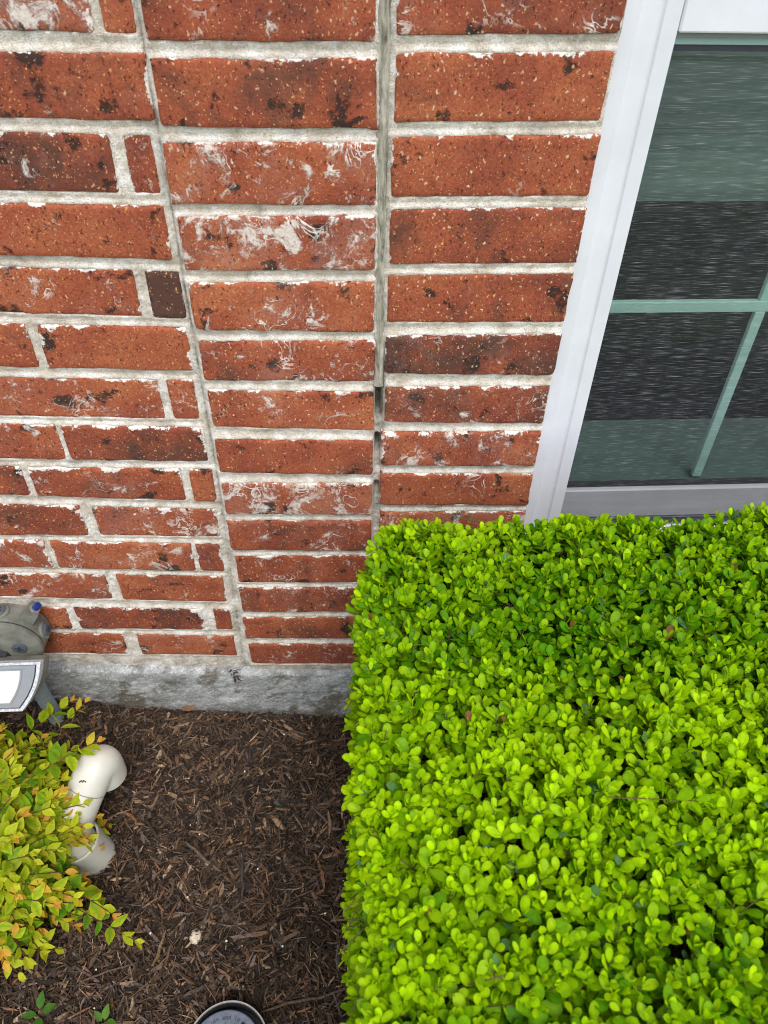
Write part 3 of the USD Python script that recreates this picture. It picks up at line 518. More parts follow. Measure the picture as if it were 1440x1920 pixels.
n = radial(48); t_ = np.array([-n[2], 0, n[0]])
R = np.eye(4); R[:3, 0] = n; R[:3, 1] = t_; R[:3, 2] = np.cross(n, t_); R[:3, 3] = C * [1, 0, 1] + n * 0.0525 + [0, -0.015, 0]
lug = trimesh.convex.convex_hull(np.array([(x, y * (0.9 if x > 0 else 1.5), z) for x in (-0.022, 0.018) for y in (-0.0085, 0.0085) for z in (-0.012, 0.012)])); lug.apply_transform(R)
obj('lug', lug, 'grey_cast', fl)
tip = C * [1, 0, 1] + n * 0.0705 + [0, -0.015, 0]
obj('lug_screw', lathe([(0, 0), (0.0072, 0), (0.0072, 0.006), (0, 0.006)], tip - n * 0.004, n, 24), 'steel_rim', fl, smooth=35)
obj('blue_tip', lathe([(0, 0), (0.0048, 0), (0.0055, 0.003), (0.0046, 0.009), (0, 0.0100)], tip + n * 0.002, n, 12), 'blue_plastic', fl, smooth=35)
# arm
obj('locknut', lathe([(0, 0), (0.017, 0), (0.0165, 0.008), (0.012, 0.010), (0, 0.010)], C + np.array([-0.0125, -0.0060, -0.013]), Yn + np.array([0, 0, -0.15]), 8), 'rubber', fl)
obj('arm', tube([C + np.array([-0.0125, -0.010, -0.013]), C + np.array([-0.0135, -0.026, -0.018]), C + np.array([-0.015, -0.040, -0.022]), C + np.array([-0.017, -0.05, -0.03])], [0.011, 0.0115, 0.0105, 0.010], 20), 'rubber', fl, smooth=35)
# lamp head, tilted up and out
HO = np.array([-0.3460, -0.0990, 0.2320]); hu = np.array([1.0, 0, 0]); hv = np.array([0, 0.60, 0.80]); hn = np.array([0, -0.80, 0.60])
def head_outline(s, dv=0.0):
    v = np.linspace(1, -1, 12); half = np.interp(v, [-1, -0.5, 0, 0.5, 1], [0.044, 0.0565, 0.0652, 0.0705, 0.0730])
    return [(a * s - (1 - s) * 0 , b * 0.0350 * (1 - dv) ) for a, b in zip(half, v)] + [(-a * s, b * 0.0350 * (1 - dv)) for a, b in zip(half[::-1], v[::-1])]
def slab(outline, z0, z1, hole=None):
    from shapely.geometry import Polygon
    p = trimesh.creation.extrude_polygon(Polygon(outline, [hole] if hole else None), z1 - z0, engine='earcut')
    R = np.eye(4); R[:3, 0] = hu; R[:3, 1] = hv; R[:3, 2] = hn; R[:3, 3] = HO + hn * z0; p.apply_transform(R); return p
obj('lamp_head', slab(head_outline(0.97, 0.03), -0.034, -0.0005), 'grey_cast', fl)
obj('head_rim', slab(head_outline(1.0), -0.008, 0.0045, head_outline(0.925, 0.10)), 'worn_rim', fl)
obj('rim_groove', slab(head_outline(0.924, 0.102), -0.0004, 0.0006), 'rubber', fl)
obj('bezel', slab(head_outline(0.885, 0.135), -0.0002, 0.0028), 'bezel', fl)
obj('lens_frame', slab(head_outline(0.64, 0.285), 0.0029, 0.0040, head_outline(0.605, 0.335)), 'bezel', fl)
obj('lens', slab(head_outline(0.60, 0.34), 0.0029, 0.0036), 'diffuser', fl)
cz = np.linspace(0, 1, 70); cp = np.stack([-0.3330 + 0.011 * sm(cz, 0, 1) - 0.0 * cz, -0.020 - 0.012 * sm(cz, 0, 0.6), 0.212 - 0.19 * cz], -1)
obj('conduit', tube(cp, 0.0116 + 0.0005 * np.sin(np.arange(70) * 2.0), 20), 'conduit', fl, smooth=True)

# ------------------------------------------------------------------ white drain gooseneck
A = np.array([-0.2315, -0.2380, 0]); B = np.array([-0.1950, -0.1720, 0])
pv = thing('drain_pipe', 'white plastic gooseneck drain pipe bending down into the mulch', 'drain pipe', (A[0], A[1], 0))
unit = lambda v: v / (np.linalg.norm(v, axis=-1, keepdims=True) + 1e-12)
def corner(p, c, q, r, n=10, r2=None):
    a, b = unit(p - c), unit(q - c); t = np.linspace(0, 1, n)[:, None]
    return (c + a * r) * (1 - t) ** 2 + 2 * c * t * (1 - t) + (c + b * (r2 or r)) * t ** 2
HN = unit(np.array([-0.16, -0.03, 0.97])); HC = np.array([-0.2395, -0.2395, 0.049]); TA = HC + HN * 0.026
TB = np.array([-0.1985, -0.1660, 0.150]); EB = np.array([-0.1995, -0.1660, 0.098]); MB_ = TA * 0.42 + TB * 0.58
obj('lower_elbow', tube(np.vstack([[HC - HN * 0.05], corner(HC - HN * 0.05, TA, TB, 0.030, 12), [MB_]]), 0.0264, 40), 'pvc', pv, smooth=40)
obj('elbow', tube(np.vstack([[MB_ + (TB - TA) * 0.002], corner(TA, TB, EB, 0.030, 14, 0.034), [EB]]), np.r_[np.full(15, 0.0270), 0.0272], 40), 'pvc', pv, smooth=40)
obj('seam', tube(np.array([MB_ - (TB - TA) * 0.010, MB_ + (TB - TA) * 0.001]), 0.0268, 40), 'pvc_seam', pv, smooth=40)
obj('hub', lathe([(0.0285, -0.09), (0.0325, -0.09), (0.0330, -0.0025), (0.0323, 0.0), (0.0297, 0.0), (0.0285, -0.002), (0.0285, -0.09)], HC, HN, 48), 'pvc', pv, smooth=40)
arch = np.array([MB_ + (TB - MB_) * 0.30] * 30)
for k in range(7):
    c = arch[25] + np.array([0.0, 0, 0]); nrm = np.array([-0.25 + 0.05 * k, -0.55 + 0.03 * (k % 3), 0.75]); nrm /= np.linalg.norm(nrm)
    blob = trimesh.creation.icosphere(1, 1.0); blob.apply_scale([0.0012 + 0.0006 * (k % 3), 0.0010, 0.0005]); blob.apply_transform(trimesh.geometry.align_vectors([0, 0, 1], nrm)); blob.apply_translation(c + nrm * 0.0272)
    obj('dirt_speck', blob, 'dirt', pv)

# ------------------------------------------------------------------ round light cap at the lower edge
K = np.array([-0.0020, -0.4985, 0.0])
gl = thing('ground_light', 'round black light cap with thin silver rim and dark lens in the mulch', 'ground light', K)
obj('housing', lathe([(0.0, -0.05), (0.0505, -0.05), (0.0515, 0.030), (0.0490, 0.030), (0.0485, 0.006), (0.0, 0.006)], K, [0, 0, 1], 64), 'black_plastic', gl, smooth=35)
obj('rim', lathe([(0.0494, 0.0302), (0.0513, 0.0302), (0.0517, 0.0312), (0.0513, 0.0322), (0.0499, 0.0322), (0.0494, 0.0312), (0.0494, 0.0302)], K, [0, 0, 1], 64), 'steel_rim', gl, smooth=35)
obj('lens', lathe([(0, 0.0062), (0.0448, 0.0062), (0.0448, 0.0262), (0.0435, 0.0274), (0, 0.0280)], K + [-0.0030, -0.0020, 0], [0, 0, 1], 64), 'blue_grey_lens', gl, smooth=35)
a0 = math.radians(128)
for ch in 'tion and in all':              # the few readable scraps of the ring of lettering
    if ch != ' ':
        t = meshkit.text_mesh(ch, 0.0042, 0.0004); t.apply_translation([-t.bounds.mean(0)[0], 0, 0])
        R = trimesh.transformations.rotation_matrix(a0 - math.pi / 2, [0, 0, 1]); t.apply_translation([0, 0.0340, 0]); t.apply_transform(R); t.apply_translation(K + [-0.0030, -0.0020, 0.0275])
        obj('letter', t, 'lettering', gl)
    a0 -= math.radians(6.2)
obj('lens_mark', (lambda b: (b.apply_transform(trimesh.transformations.rotation_matrix(0.9, [0, 0, 1])), b.apply_translation(K + [0.0180, 0.0250, 0.0275]), b)[2])(trimesh.creation.box([0.004, 0.007, 0.0008])), 'lettering', gl)

# ------------------------------------------------------------------ mulch
def chip_set(n, xr, yr, lmin, lmax, wmin, wmax, lift, seed, longp=0.1):
    r = np.random.default_rng(seed)
    x = r.uniform(*xr, n); y = r.uniform(*yr, n)
    L = lmin + (lmax - lmin) * r.beta(1.3, 3.5, n); L = np.where(r.random(n) < longp, L * 1.9, L)
    Wd = np.minimum(wmin + (wmax - wmin) * r.beta(1.1, 3.0, n), L * 0.42); T = Wd * r.uniform(0.18, 0.5, n) + 0.0003
    yaw = r.uniform(0, 2 * np.pi, n); pitch = r.normal(0, 0.22, n); roll = r.normal(0, 0.5, n)
    z = ground_h(x, y) + r.uniform(0.0, lift, n) + np.abs(np.sin(pitch)) * L * 0.3
    # two cross sections at the ends (narrower) and one bent one in the middle
    t = np.array([[-1, -.55, -1], [-1, .55, -1], [-1, .55, 1], [-1, -.55, 1], [0, -1, -1], [0, 1, -1], [0, 1, 1], [0, -1, 1], [1, -.55, -1], [1, .55, -1], [1, .55, 1], [1, -.55, 1]], float)
    v = np.tile(t, (n, 1, 1)); v += r.normal(0, 0.2, v.shape)
    bend = r.normal(0, 0.09, n)
    v[:, 4:8, 1] += (bend * L / Wd)[:, None]
    v *= np.stack([L / 2, Wd / 2, T / 2], -1)[:, None]
    cy, sy, cp_, sp, cr, sr = np.cos(yaw), np.sin(yaw), np.cos(pitch), np.sin(pitch), np.cos(roll), np.sin(roll)
    y1 = v[..., 1] * cr[:, None] - v[..., 2] * sr[:, None]; z1 = v[..., 1] * sr[:, None] + v[..., 2] * cr[:, None]
    x2 = v[..., 0] * cp_[:, None] + z1 * sp[:, None]; z2 = -v[..., 0] * sp[:, None] + z1 * cp_[:, None]
    v = np.stack([x2 * cy[:, None] - y1 * sy[:, None] + x[:, None], x2 * sy[:, None] + y1 * cy[:, None] + y[:, None], z2 + z[:, None]], -1)
    v[..., 1] = np.minimum(v[..., 1], -0.008)
    f = []
    for o in (0, 4):
        for a, b in ((0, 1), (1, 2), (2, 3), (3, 0)): f += [[o + a, o + 4 + a, o + 4 + b], [o + a, o + 4 + b, o + b]]
    f += [[0, 1, 2], [0, 2, 3], [8, 10, 9], [8, 11, 10]]
    pal = np.array([(0.022, 0.015, 0.011), (0.040, 0.025, 0.016), (0.068, 0.042, 0.026), (0.115, 0.070, 0.042), (0.19, 0.12, 0.073), (0.095, 0.068, 0.057), (0.17, 0.085, 0.045), (0.30, 0.21, 0.14)])
    c = pal[r.choice(8, n, p=[.24, .24, .20, .11, .06, .09, .04, .02])] * r.uniform(0.85, 1.4, (n, 1))
    return v, np.array(f), c, L * Wd
def clear_of(v):
    c = v.mean(1); ok = np.ones(len(c), bool)
    for q, r in ((A, 0.034), (K, 0.0515)): ok &= np.hypot(c[:, 0] - q[0], c[:, 1] - q[1]) > r
    return ok
def merge(sets):
    V, F, T, o = [], [], [], 0
    for v, f, c in sets:
        k = v.shape[1]; V.append(v.reshape(-1, 3)); F.append((f[None] + (np.arange(len(v)) * k)[:, None, None]).reshape(-1, 3) + o); o += len(v) * k
        T.append(c.reshape(-1, 3) if c.ndim == 3 else np.repeat(c, k, 0))
    return trimesh.Trimesh(np.vstack(V), np.vstack(F), process=False), np.vstack(T)
big = chip_set(2600, (-0.5, 0.24), (-0.66, -0.01), 0.012, 0.044, 0.0028, 0.0085, 0.007, 101, 0.06)
ok = clear_of(big[0]) & (np.abs(big[0]).max((1, 2)) < 5); order = np.argsort(-big[3] * ok * (big[0].mean(1)[:, 0] > -0.36) * (big[0].mean(1)[:, 0] < 0.16))[:300]
for i in order: obj('wood_chip', trimesh.Trimesh(big[0][i], big[1], process=False), 'chip', bed, tint=big[2][i])
rest = np.setdiff1d(np.nonzero(ok)[0], order)
sets = [(big[0][rest], big[1], big[2][rest])]
for a in ((19000, (-0.5, 0.24), (-0.68, -0.006), 0.005, 0.028, 0.0010, 0.0052, 0.006, 102, 0.10), (9000, (-0.5, 0.24), (-0.68, -0.006), 0.008, 0.034, 0.0005, 0.0014, 0.008, 105, 0.25), (2600, (-1.35, -0.5), (-1.2, -0.01), 0.01, 0.05, 0.003, 0.010, 0.006, 103), (2600, (0.24, 1.55), (-1.2, -0.01), 0.01, 0.05, 0.003, 0.010, 0.006, 104), (2200, (-0.5, 0.24), (-1.2, -0.68), 0.01, 0.05, 0.002, 0.008, 0.006, 106)):
    c = chip_set(*a); k = clear_of(c[0]); sets.append((c[0][k], c[1], c[2][k]))
m, T = merge(sets); obj('chips', m, 'chip', bed, tint=T, kind='stuff')
pr = np.random.default_rng(55); bl = []
for k in range(30):
    s = trimesh.creation.icosphere(1, pr.uniform(0.0007, 0.0017)); s.apply_scale([1, pr.uniform(0.7, 1.2), 0.8]); x, y = pr.uniform(-0.2, 0.15), pr.uniform(-0.45, -0.03)
    s.apply_translation([x, y, float(ground_h(x, y)) + 0.006]); bl.append(s)
tag(obj('perlite', cat(bl), 'perlite', smooth=True), 'tiny white perlite grains scattered over the brown mulch', 'perlite', kind='stuff')

def stone(x, y, r, label, m='stone', seed=3):
    s = trimesh.creation.icosphere(3, 1.0); v = s.vertices; n = meshkit.fbm(v * 1.6 + seed, 3, seed) - 0.5
    s.vertices = v * (1 + 0.5 * n[:, None]) * np.array([1.0, 1.15, 0.75]) * r; s.apply_translation([x, y, float(ground_h(x, y)) + r * 0.45])
    tag(obj('stone', s, m, smooth=True), label, 'stone')
stone(-0.0606, -0.3609, 0.0086, 'cream white stone lying alone on the brown mulch')
def stick(p0, p1, r, col, label, cat_='stick', sag=0.002):
    t = np.linspace(0, 1, 9)[:, None]; p = np.array([*p0, 0]) * (1 - t) + np.array([*p1, 0]) * t
    p[:, :2] += (meshkit.fbm(np.stack([t[:, 0] * 4, t[:, 0] * 0 + p0[0] * 90, t[:, 0] * 0], -1), 2, 5)[:, None] - 0.5) * 0.008
    p[:, 2] = ground_h(p[:, 0], p[:, 1]) + 0.009
    mm = tube(p, r * np.array([.5, .8, 1, 1, 1, .95, .9, .8, .45]), 7)
    tag(obj('stick', mm, 'chip', smooth=60, tint=np.array(col)), label, cat_)
stick((-0.1960, -0.1780), (-0.1600, -0.2010), 0.0028, (0.17, 0.085, 0.045), 'short red brown bark stick beside the white drain pipe')
stick((-0.0920, -0.2270), (-0.0330, -0.2740), 0.0026, (0.115, 0.08, 0.055), 'long grey brown stick lying slantwise in the middle of the mulch')
stick((-0.0050, -0.2400), (0.0010, -0.3180), 0.0026, (0.055, 0.04, 0.032), 'dark stick pointing straight away from the wall on the mulch')
stick((-0.1960, -0.2540), (-0.1780, -0.2930), 0.0017, (0.13, 0.07, 0.04), 'thin reddish twig near the hub of the white drain pipe')
stick((-0.2100, -0.4100), (-0.1300, -0.3880), 0.0013, (0.10, 0.065, 0.045), 'thin twig on bare soil in front of the yellow shrub')
stick((0.035, -0.4560), (0.155, -0.4330), 0.0020, (0.08, 0.055, 0.04), 'thin brown twig running from the round light cap to the hedge')
stick((-0.1150, -0.3960), (-0.1020, -0.3500), 0.0022, (0.17, 0.11, 0.06), 'straw coloured stick lying left of the cream stone', sag=0)

# ------------------------------------------------------------------ leaves
def round_template(wmax, fold, curl, pk=0.58):
    st = np.array([0, .16, .36, .58, .78, .92, 1.0]); pr = np.where(st < pk, np.sin(np.pi / 2 * st / pk) ** 0.85, np.sqrt(np.clip(1 - ((st - pk) / (1.0 - pk)) ** 2.4, 0, 1)))[1:-1] * wmax
    v = [(q, 0, curl * q * q) for q in st]
    for sgn in (1, -1): v += [(st[i], sgn * pr[i - 1], curl * st[i] ** 2 + fold * pr[i - 1]) for i in range(1, 6)]
    f = []
    for o, fl_ in ((7, 0), (12, 1)):
        t = [(0, 1, o)] + [q for i in range(1, 5) for q in ((i, i + 1, o + i), (i, o + i, o + i - 1))] + [(5, 6, o + 4)]
        f += [q if not fl_ else q[::-1] for q in t]
    return np.array(v, float), np.array(f)
def leaf_template(prof, fold, curl, st=(0, .22, .48, .76, 1.0)):
    v = [(s, 0, curl * s * s) for s in st]
    for sgn in (1, -1): v += [(st[i], sgn * prof[i - 1], curl * st[i] ** 2 + fold * prof[i - 1]) for i in (1, 2, 3)]
    Lf, Rt = (5, 6, 7), (8, 9, 10); f = []
    for S, fl_ in ((Lf, 0), (Rt, 1)):
        t = [(0, 1, S[0]), (1, 2, S[1]), (1, S[1], S[0]), (2, 3, S[2]), (2, S[2], S[1]), (3, 4, S[2])]
        f += [q if not fl_ else q[::-1] for q in t]
    return np.array(v, float), np.array(f)
def place_leaves(tmpl, base, d, nrm, L):
    """tmpl vertices along d (length L), facing nrm."""
    d = d / np.linalg.norm(d, axis=1, keepdims=True); s = np.cross(nrm, d); s /= np.linalg.norm(s, axis=1, keepdims=True) + 1e-9; u = np.cross(d, s)
    t = tmpl[None] * L[:, None, None]
    return base[:, None] + t[..., 0:1] * d[:, None] + t[..., 1:2] * s[:, None] + t[..., 2:3] * u[:, None]
def unit(v): return v / (np.linalg.norm(v, axis=-1, keepdims=True) + 1e-12)

# clipped hedge: shoots over a rounded block
HX0, HX1, HY0, HY1, HZ, HR = 0.157, 1.12, -0.98, -0.120, 0.567, 0.03
hr_ = np.random.default_rng(21)
def hedge_points():
    P_, N_ = [], []
    def face(n, fn, nm):
        a = fn(n); P_.append(a); N_.append(np.tile(nm, (n, 1)))
    face(11000, lambda n: np.stack([hr_.uniform(HX0, HX1, n), hr_.uniform(HY0, HY1, n), np.full(n, HZ)], 1), (0, 0, 1.0))
    face(2600, lambda n: np.stack([np.full(n, HX0), hr_.uniform(HY0, HY1, n), hr_.uniform(0.04, HZ, n)], 1), (-1.0, 0, 0))
    face(1100, lambda n: np.stack([hr_.uniform(HX0, HX1, n), np.full(n, HY1), hr_.uniform(0.1, HZ, n)], 1), (0, 1.0, 0))
    face(450, lambda n: np.stack([hr_.uniform(HX0, HX1, n), np.full(n, HY0), hr_.uniform(0.1, HZ, n)], 1), (0, -1.0, 0))
    face(350, lambda n: np.stack([np.full(n, HX1), hr_.uniform(HY0, HY1, n), hr_.uniform(0.1, HZ, n)], 1), (1.0, 0, 0))
    p, n = np.vstack(P_), np.vstack(N_)
    lo = np.array([HX0, HY0, -1]) + HR; hi = np.array([HX1, HY1, HZ]) - HR
    q = np.clip(p, lo, hi); d = unit(p - q); on = np.linalg.norm(p - q, axis=1) > 1e-6
    p = np.where(on[:, None], q + d * HR, p); n = np.where(on[:, None], d, n)
    und = meshkit.fbm(p * 9.0, 3, 61) - 0.5
    und = und * 0.030 + (meshkit.fbm(p * 26.0, 2, 63) - 0.5) * 0.020 * (n[:, 0] < -0.3); p = p + n * und[:, None]; p[:, 0] += 0.044 * np.exp(-(HY1 - p[:, 1]) / 0.10) * np.clip(1 - (p[:, 0] - HX0) / 0.2, 0, 1)
    return p, n
hp, hn_ = hedge_points()
n = len(hp); hp = hp - hn_ * (hr_.beta(1.0, 2.2, n) * 0.042)[:, None]
ax = unit(hn_ * 1.0 + np.array([0, 0, 0.35]) + hr_.normal(0, 0.38, (n, 3)))
tone = meshkit.fbm(hp * 7.0, 3, 77)                                     # whole sprays lean yellow or green
spin = hr_.uniform(0, np.pi, n)
a1 = unit(np.cross(ax, hr_.normal(0, 1, (n, 3)))); a2 = np.cross(ax, a1)
V, Tn, Ls, tipness = [], [], [], []
tmplA, LF = round_template(0.275, 0.28, -0.10); tmplB, _ = round_template(0.295, 0.15, -0.22, 0.62); tmplC, _ = round_template(0.245, 0.42, 0.05, 0.5)
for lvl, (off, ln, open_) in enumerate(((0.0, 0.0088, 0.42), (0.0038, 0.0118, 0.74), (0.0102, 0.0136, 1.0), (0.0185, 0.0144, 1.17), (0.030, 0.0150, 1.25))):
    for side in (0, 1):
        ph = spin + lvl * np.pi / 2 + side * np.pi + hr_.normal(0, 0.3, n)
        rad = np.cos(ph)[:, None] * a1 + np.sin(ph)[:, None] * a2
        op = np.clip(open_ + hr_.normal(0, 0.25, n), 0.1, 1.5)[:, None]
        d = unit(ax * np.cos(op) + rad * np.sin(op) + np.array([0, 0, 0.18])); nr = unit(ax * np.sin(op) - rad * np.cos(op) + np.array([0, 0, 0.25]) + hr_.normal(0, 0.22, (n, 3)))
        base = hp - ax * (off + hr_.uniform(-0.002, 0.002, n))[:, None] + rad * 0.0007
        L = ln * hr_.uniform(0.78, 1.32, n)
        keep = (hr_.random(n) > (0.04, 0.02, 0.04, 0.25, 0.55)[lvl])
        tm = hr_.integers(0, 3, n); v = np.empty((n, 17, 3))
        for q, t in enumerate((tmplA, tmplB, tmplC)): v[tm == q] = place_leaves(t, base, d, nr, L)[tm == q]
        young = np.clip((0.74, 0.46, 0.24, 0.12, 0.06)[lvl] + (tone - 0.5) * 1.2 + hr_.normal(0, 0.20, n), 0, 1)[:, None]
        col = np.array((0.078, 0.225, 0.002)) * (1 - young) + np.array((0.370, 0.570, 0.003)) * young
        col = col * hr_.uniform(0.85, 1.15, (n, 1))
        blue = hr_.random(n) < 0.010; col[blue] = np.array((0.10, 0.21, 0.075)) * hr_.uniform(0.8, 1.2, (blue.sum(), 1))
        rust = hr_.random(n) < 0.0015; col[rust] = np.array((0.20, 0.09, 0.03))
        V.append(v[keep]); Tn.append(col[keep]); Ls.append(L[keep]); tipness.append(np.full(keep.sum(), lvl))
V = np.vstack(V); Tn = np.vstack(Tn); Ls = np.concatenate(Ls); tipness = np.concatenate(tipness)
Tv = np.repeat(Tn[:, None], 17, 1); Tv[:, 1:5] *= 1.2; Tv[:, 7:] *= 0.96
hedge = thing('hedge', 'clipped bright green box hedge with small glossy leaves under the window', 'hedge', (0.64, -0.55, 0))
def project(X):
    c = (X - EYE) @ CAM; return np.stack([720 + 1411 * c[..., 0] / c[..., 1], 960 - 1411 * c[..., 2] / c[..., 1]], -1), c[..., 1]
def biggest(V, extra, count=300):
    pxy, dep = project(V.mean(1)); p0, _ = project(V[:, 0]); e = V.shape[1]; p1, _ = project(V[:, 4 if e == 11 else 6]); pl, _ = project(V[:, 6 if e == 11 else 9]); pr_, _ = project(V[:, 9 if e == 11 else 14])
    a, b = p1 - p0, pr_ - pl; area = np.abs(a[:, 0] * b[:, 1] - a[:, 1] * b[:, 0])
    ok = (pxy[:, 0] > 10) & (pxy[:, 0] < 1430) & (pxy[:, 1] > 10) & (pxy[:, 1] < 1910) & (dep > 0)
    return np.argsort(-(area * ok * extra))[:count]
top = biggest(V, (tipness < 2) * np.where(V[:, 0, 2] > HZ - 0.03, 1.0, 0.2))
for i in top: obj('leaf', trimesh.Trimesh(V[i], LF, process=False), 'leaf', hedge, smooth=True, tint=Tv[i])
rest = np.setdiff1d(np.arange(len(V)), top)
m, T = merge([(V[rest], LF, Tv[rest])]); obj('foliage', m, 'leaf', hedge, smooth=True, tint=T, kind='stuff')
def twigs(p0, p1, r):
    """Three-sided little prisms."""
    d = unit(p1 - p0); a = unit(np.cross(d, [0.3, 0.9, 0.2])); b = np.cross(d, a); k = len(p0)
    ring = [a * math.cos(q) + b * math.sin(q) for q in (0, 2.094, 4.189)]
    v = np.stack([p0 + c * r[:, None] for c in ring] + [p1 + c * r[:, None] * 0.6 for c in ring], 1)
    return v, np.array([[0, 3, 4], [0, 4, 1], [1, 4, 5], [1, 5, 2], [2, 5, 3], [2, 3, 0]])
tv, tf = twigs(hp - ax * 0.075, hp, np.full(n, 0.0007))
k = 900; bp = np.stack([hr_.uniform(HX0 + 0.03, HX1 - 0.03, k), hr_.uniform(HY0 + 0.03, HY1 - 0.03, k), np.full(k, HZ - 0.07)], 1); bq = bp * [0.9, 0.9, 0] + np.array([0.064, -0.055, -0.02]) + np.stack([hr_.normal(0, 0.03, k), hr_.normal(0, 0.03, k), np.zeros(k)], 1)
tv2, _ = twigs(bq, bp, hr_.uniform(0.001, 0.0035, k))
m, T = merge([(tv, tf, np.tile((0.10, 0.075, 0.03), (len(tv), 1))), (tv2, tf, np.tile((0.07, 0.05, 0.035), (k, 1)))])
obj('twigs', m, 'twig', hedge, tint=T, kind='stuff')

# abelia: arching stems with pairs of pointed variegated leaves
sh = thing('abelia_shrub', 'yellow and orange variegated shrub overlapping the white drain pipe', 'shrub', (-0.42, -0.27, 0))
ar = np.random.default_rng(34); BASE = np.array([-0.41, -0.265, 0.0])
tm2, LF2 = leaf_template((0.20, 0.275, 0.165), 0.26, -0.12)
V, Tn, ST = [], [], []
ends = []
for k in range(720):
    u = ar.uniform(-1, 1); th = ar.uniform(0, 2 * np.pi); el = math.acos(ar.uniform(0.0, 1.0))
    e = np.array([math.sin(el) * math.cos(th), math.sin(el) * math.sin(th), math.cos(el)])
    tipp = BASE + e * np.array([0.235, 0.200, 0.215]) * ar.uniform(0.74, 1.02) + np.array([0, 0, 0.015])
    if tipp[0] > -0.235 and tipp[1] < -0.36: continue
    if tipp[0] > -0.37 and tipp[1] > -0.085: continue
    if tipp[0] > -0.205 and -0.34 < tipp[1] < -0.12: continue
    if tipp[0] > -0.27 and tipp[1] < -0.40: continue
    ends.append(tipp)
ends += [np.array(p) for p in ((-0.190, -0.172, 0.200), (-0.160, -0.352, 0.075), (-0.135, -0.372, 0.035), (-0.205, -0.345, 0.10), (-0.255, -0.052, 0.115), (-0.285, -0.04, 0.10), (-0.200, -0.345, 0.12), (-0.215, -0.36, 0.14))]
for tipp in ends:
    b = BASE + np.append(ar.normal(0, 0.035, 2), 0); ctrl = (b + tipp) / 2 + np.array([0, 0, 0.05 + 0.25 * max(0, 0.15 - tipp[2])]) - (tipp - b) * np.array([0.12, 0.12, 0])
    t = np.linspace(0, 1, 16)[:, None]; path = b * (1 - t) ** 2 + 2 * ctrl * t * (1 - t) + tipp * t ** 2
    ST.append(path); Lp = np.linalg.norm(np.diff(path, axis=0), axis=1).sum(); npair = max(3, int(Lp / 0.0155))
    ph = ar.uniform(0, np.pi); warm = ar.random() < 0.42
    for q in range(npair):
        s = 1 - q / npair
        if s < 0.22: continue
        i = s * 15; i0 = min(int(i), 14); p = path[i0] + (path[i0 + 1] - path[i0]) * (i - i0); tg = unit(path[i0 + 1] - path[i0])
        x_ = unit(np.cross(tg, [0.2, 0.1, 1.0])); y_ = np.cross(tg, x_)
        for side in (0, 1):
            if ar.random() < 0.08: continue
            a = ph + q * np.pi / 2 + side * np.pi + ar.normal(0, 0.25); rad = x_ * math.cos(a) + y_ * math.sin(a)
            op = np.clip(0.45 + 0.22 * q + ar.normal(0, 0.18), 0.3, 1.25)
            d = unit(tg * math.cos(op) + rad * math.sin(op) + np.array([0, 0, 0.12])); nr = unit(tg * math.sin(op) - rad * math.cos(op) + np.array([0, 0, 0.95]) + ar.normal(0, 0.22, 3))
            L = (0.015, 0.022, 0.027, 0.029, 0.029)[min(q, 4)] * ar.uniform(0.8, 1.15)
            v = place_leaves(tm2, p[None], d[None], nr[None], np.array([L]))[0]
            old = np.clip(q / 7.0 - 0.05 + ar.normal(0, 0.22) + (0.35 if tipp[2] < 0.1 else 0), 0, 1)
            green = np.array((0.110, 0.240, 0.014)); lime = np.array((0.290, 0.470, 0.016)); yel = np.array((0.50, 0.520, 0.028)); org = np.array((0.62, 0.34, 0.050))
            mid_ = green * old + lime * (1 - old); rim_ = (lime if old > 0.55 else yel) * (1 - 0.45 * max(0, old - 0.55)) 
            if q == 0: mid_, rim_ = (org, org * 1.05) if warm else (yel * 0.9, yel)
            elif q == 1: mid_, rim_ = ((org + yel) / 2, (org + yel * 2) / 3) if warm and ar.random() < 0.7 else ((lime + yel) / 2, yel)
            if old > 0.8: rim_ = green * 1.5
            c = np.tile(rim_, (11, 1)); c[[0, 1, 2, 3]] = mid_; c[4] = (mid_ + rim_) / 2; c *= ar.uniform(0.85, 1.15)
            V.append(v); Tn.append(c)
V = np.array(V); Tn = np.array(Tn)
okv = (V[..., 1].max(1) < -0.012) & (V[..., 2].min(1) > -0.0); V, Tn = V[okv], Tn[okv]
top = biggest(V, np.where(V[:, 0, 2] > 0.1, 1.0, 0.6))
for i in top: obj('leaf', trimesh.Trimesh(V[i], LF2, process=False), 'leaf', sh, smooth=True, tint=Tn[i])
rest = np.setdiff1d(np.arange(len(V)), top)
m, T = merge([(V[rest], LF2, Tn[rest])]); obj('foliage', m, 'leaf', sh, smooth=True, tint=T, kind='stuff')
tv = [twigs(p[:-1], p[1:], np.full(15, 0.0009)) for p in ST]
m, T = merge([(np.vstack([a for a, _ in tv]), tf, np.tile((0.12, 0.05, 0.03), (15 * len(ST), 1)))]); obj('twigs', m, 'twig', sh, tint=T, kind='stuff')

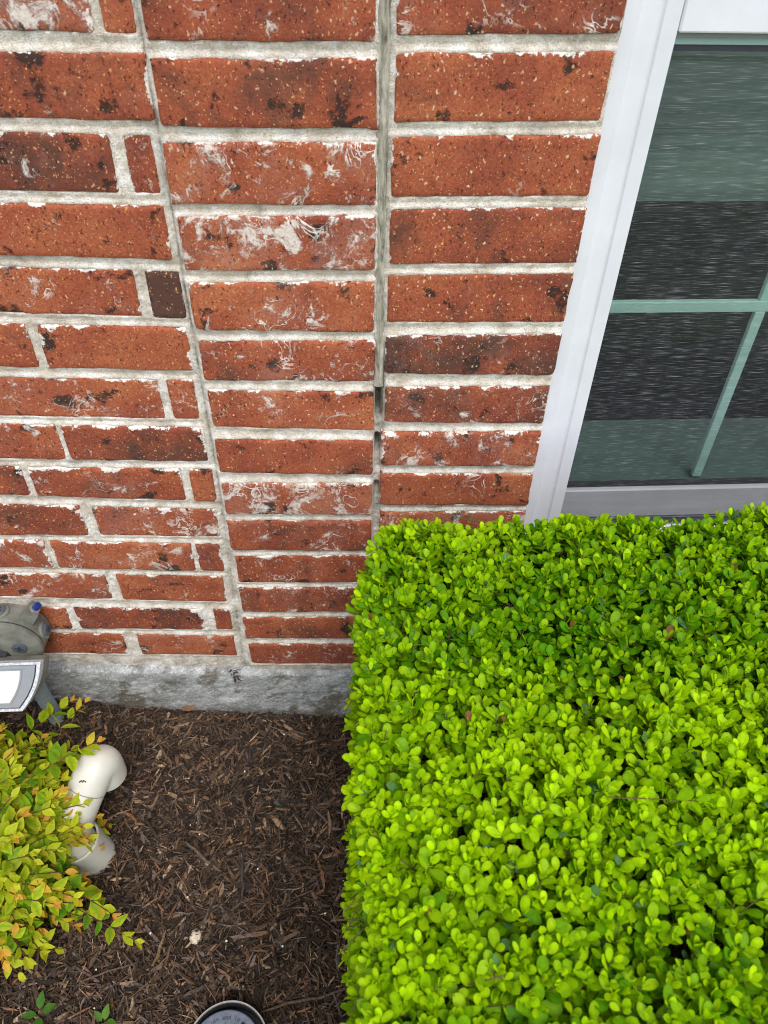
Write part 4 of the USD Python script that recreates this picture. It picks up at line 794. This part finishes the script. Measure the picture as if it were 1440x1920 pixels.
# small green weeds and litter
def sprig(x, y, z, name, label, cat_, count, L, cols, tilt=0.9, m='leaf', seed=1, tm=tm2, spread=0.004):
    r = np.random.default_rng(seed); t = thing(name, label, cat_, (x, y, z))
    for k in range(count):
        a = 2 * np.pi * k / count + r.normal(0, 0.3); d = np.array([math.cos(a) * math.sin(tilt), math.sin(a) * math.sin(tilt), math.cos(tilt)]); nr = unit(np.array([-d[0], -d[1], 1.4]))
        v = place_leaves(tm, (np.array([x, y, z]) + d * spread + [0, 0, r.uniform(0, 0.006)])[None], d[None], nr[None], np.array([L * r.uniform(0.8, 1.2)]))[0]
        obj('leaf', trimesh.Trimesh(v, LF2, process=False), m, t, smooth=True, tint=np.array(cols[k % len(cols)]))
    return t
sprig(0.0395, -0.1819, float(ground_h(0.0395, -0.1819)) + 0.006, 'fallen_leaf', 'small dark green leaf lying on the mulch in front of the hedge', 'leaf', 1, 0.011, [(0.02, 0.075, 0.02)], 1.35)
sprig(-0.163, -0.459, float(ground_h(-0.163, -0.459)) + 0.012, 'weed', 'small green sprig at the lower left edge of the mulch', 'weed', 5, 0.020, [(0.07, 0.17, 0.02), (0.11, 0.22, 0.03)], 1.0, seed=5)
sprig(-0.245, -0.445, float(ground_h(-0.245, -0.445)) + 0.012, 'weed', 'small green sprig on bare soil below the yellow shrub', 'weed', 4, 0.022, [(0.06, 0.16, 0.02)], 1.1, seed=6)
sprig(-0.129, -0.012, float(ground_h(-0.129, -0.012)) + 0.012, 'dry_leaf', 'curled tan leaf on the mulch against the grey foundation', 'leaf', 1, 0.024, [(0.17, 0.095, 0.05)], 1.5, m='chip', seed=7)
# clump of dead leaves caught under the lowest course
dl = thing('leaf_debris', 'dark clump of dead leaf scraps stuck above the grey foundation ledge', 'debris', (-0.027, -0.008, 0.117))
dr = np.random.default_rng(9)
bits = [(dr.normal(0, 0.0035), 0.010 - 0.0011 * q + dr.normal(0, 0.0012), dr.uniform(0, 6.28), dr.uniform(0.004, 0.009)) for q in range(18)] + [(0.003, -0.008, -0.95, 0.013), (0.0005, -0.009, -1.6, 0.014), (0.004, -0.002, -0.15, 0.009), (-0.006, 0.014, 2.9, 0.010), (0.004, 0.013, 0.1, 0.011)]
for k, (dx, dz, ang_, L) in enumerate(bits):
    d = np.array([math.cos(ang_), -0.25, math.sin(ang_)]); nr = unit(np.array([dr.normal(0, .5), -1, dr.normal(0, .5)]))
    v = place_leaves(tm2 * [1, 0.62, 1], np.array([[-0.027 + dx, -0.010, 0.119 + dz]]), d[None], nr[None], np.array([L]))[0]
    obj('scrap', trimesh.Trimesh(v, LF2, process=False), 'dead_leaf', dl, smooth=True)
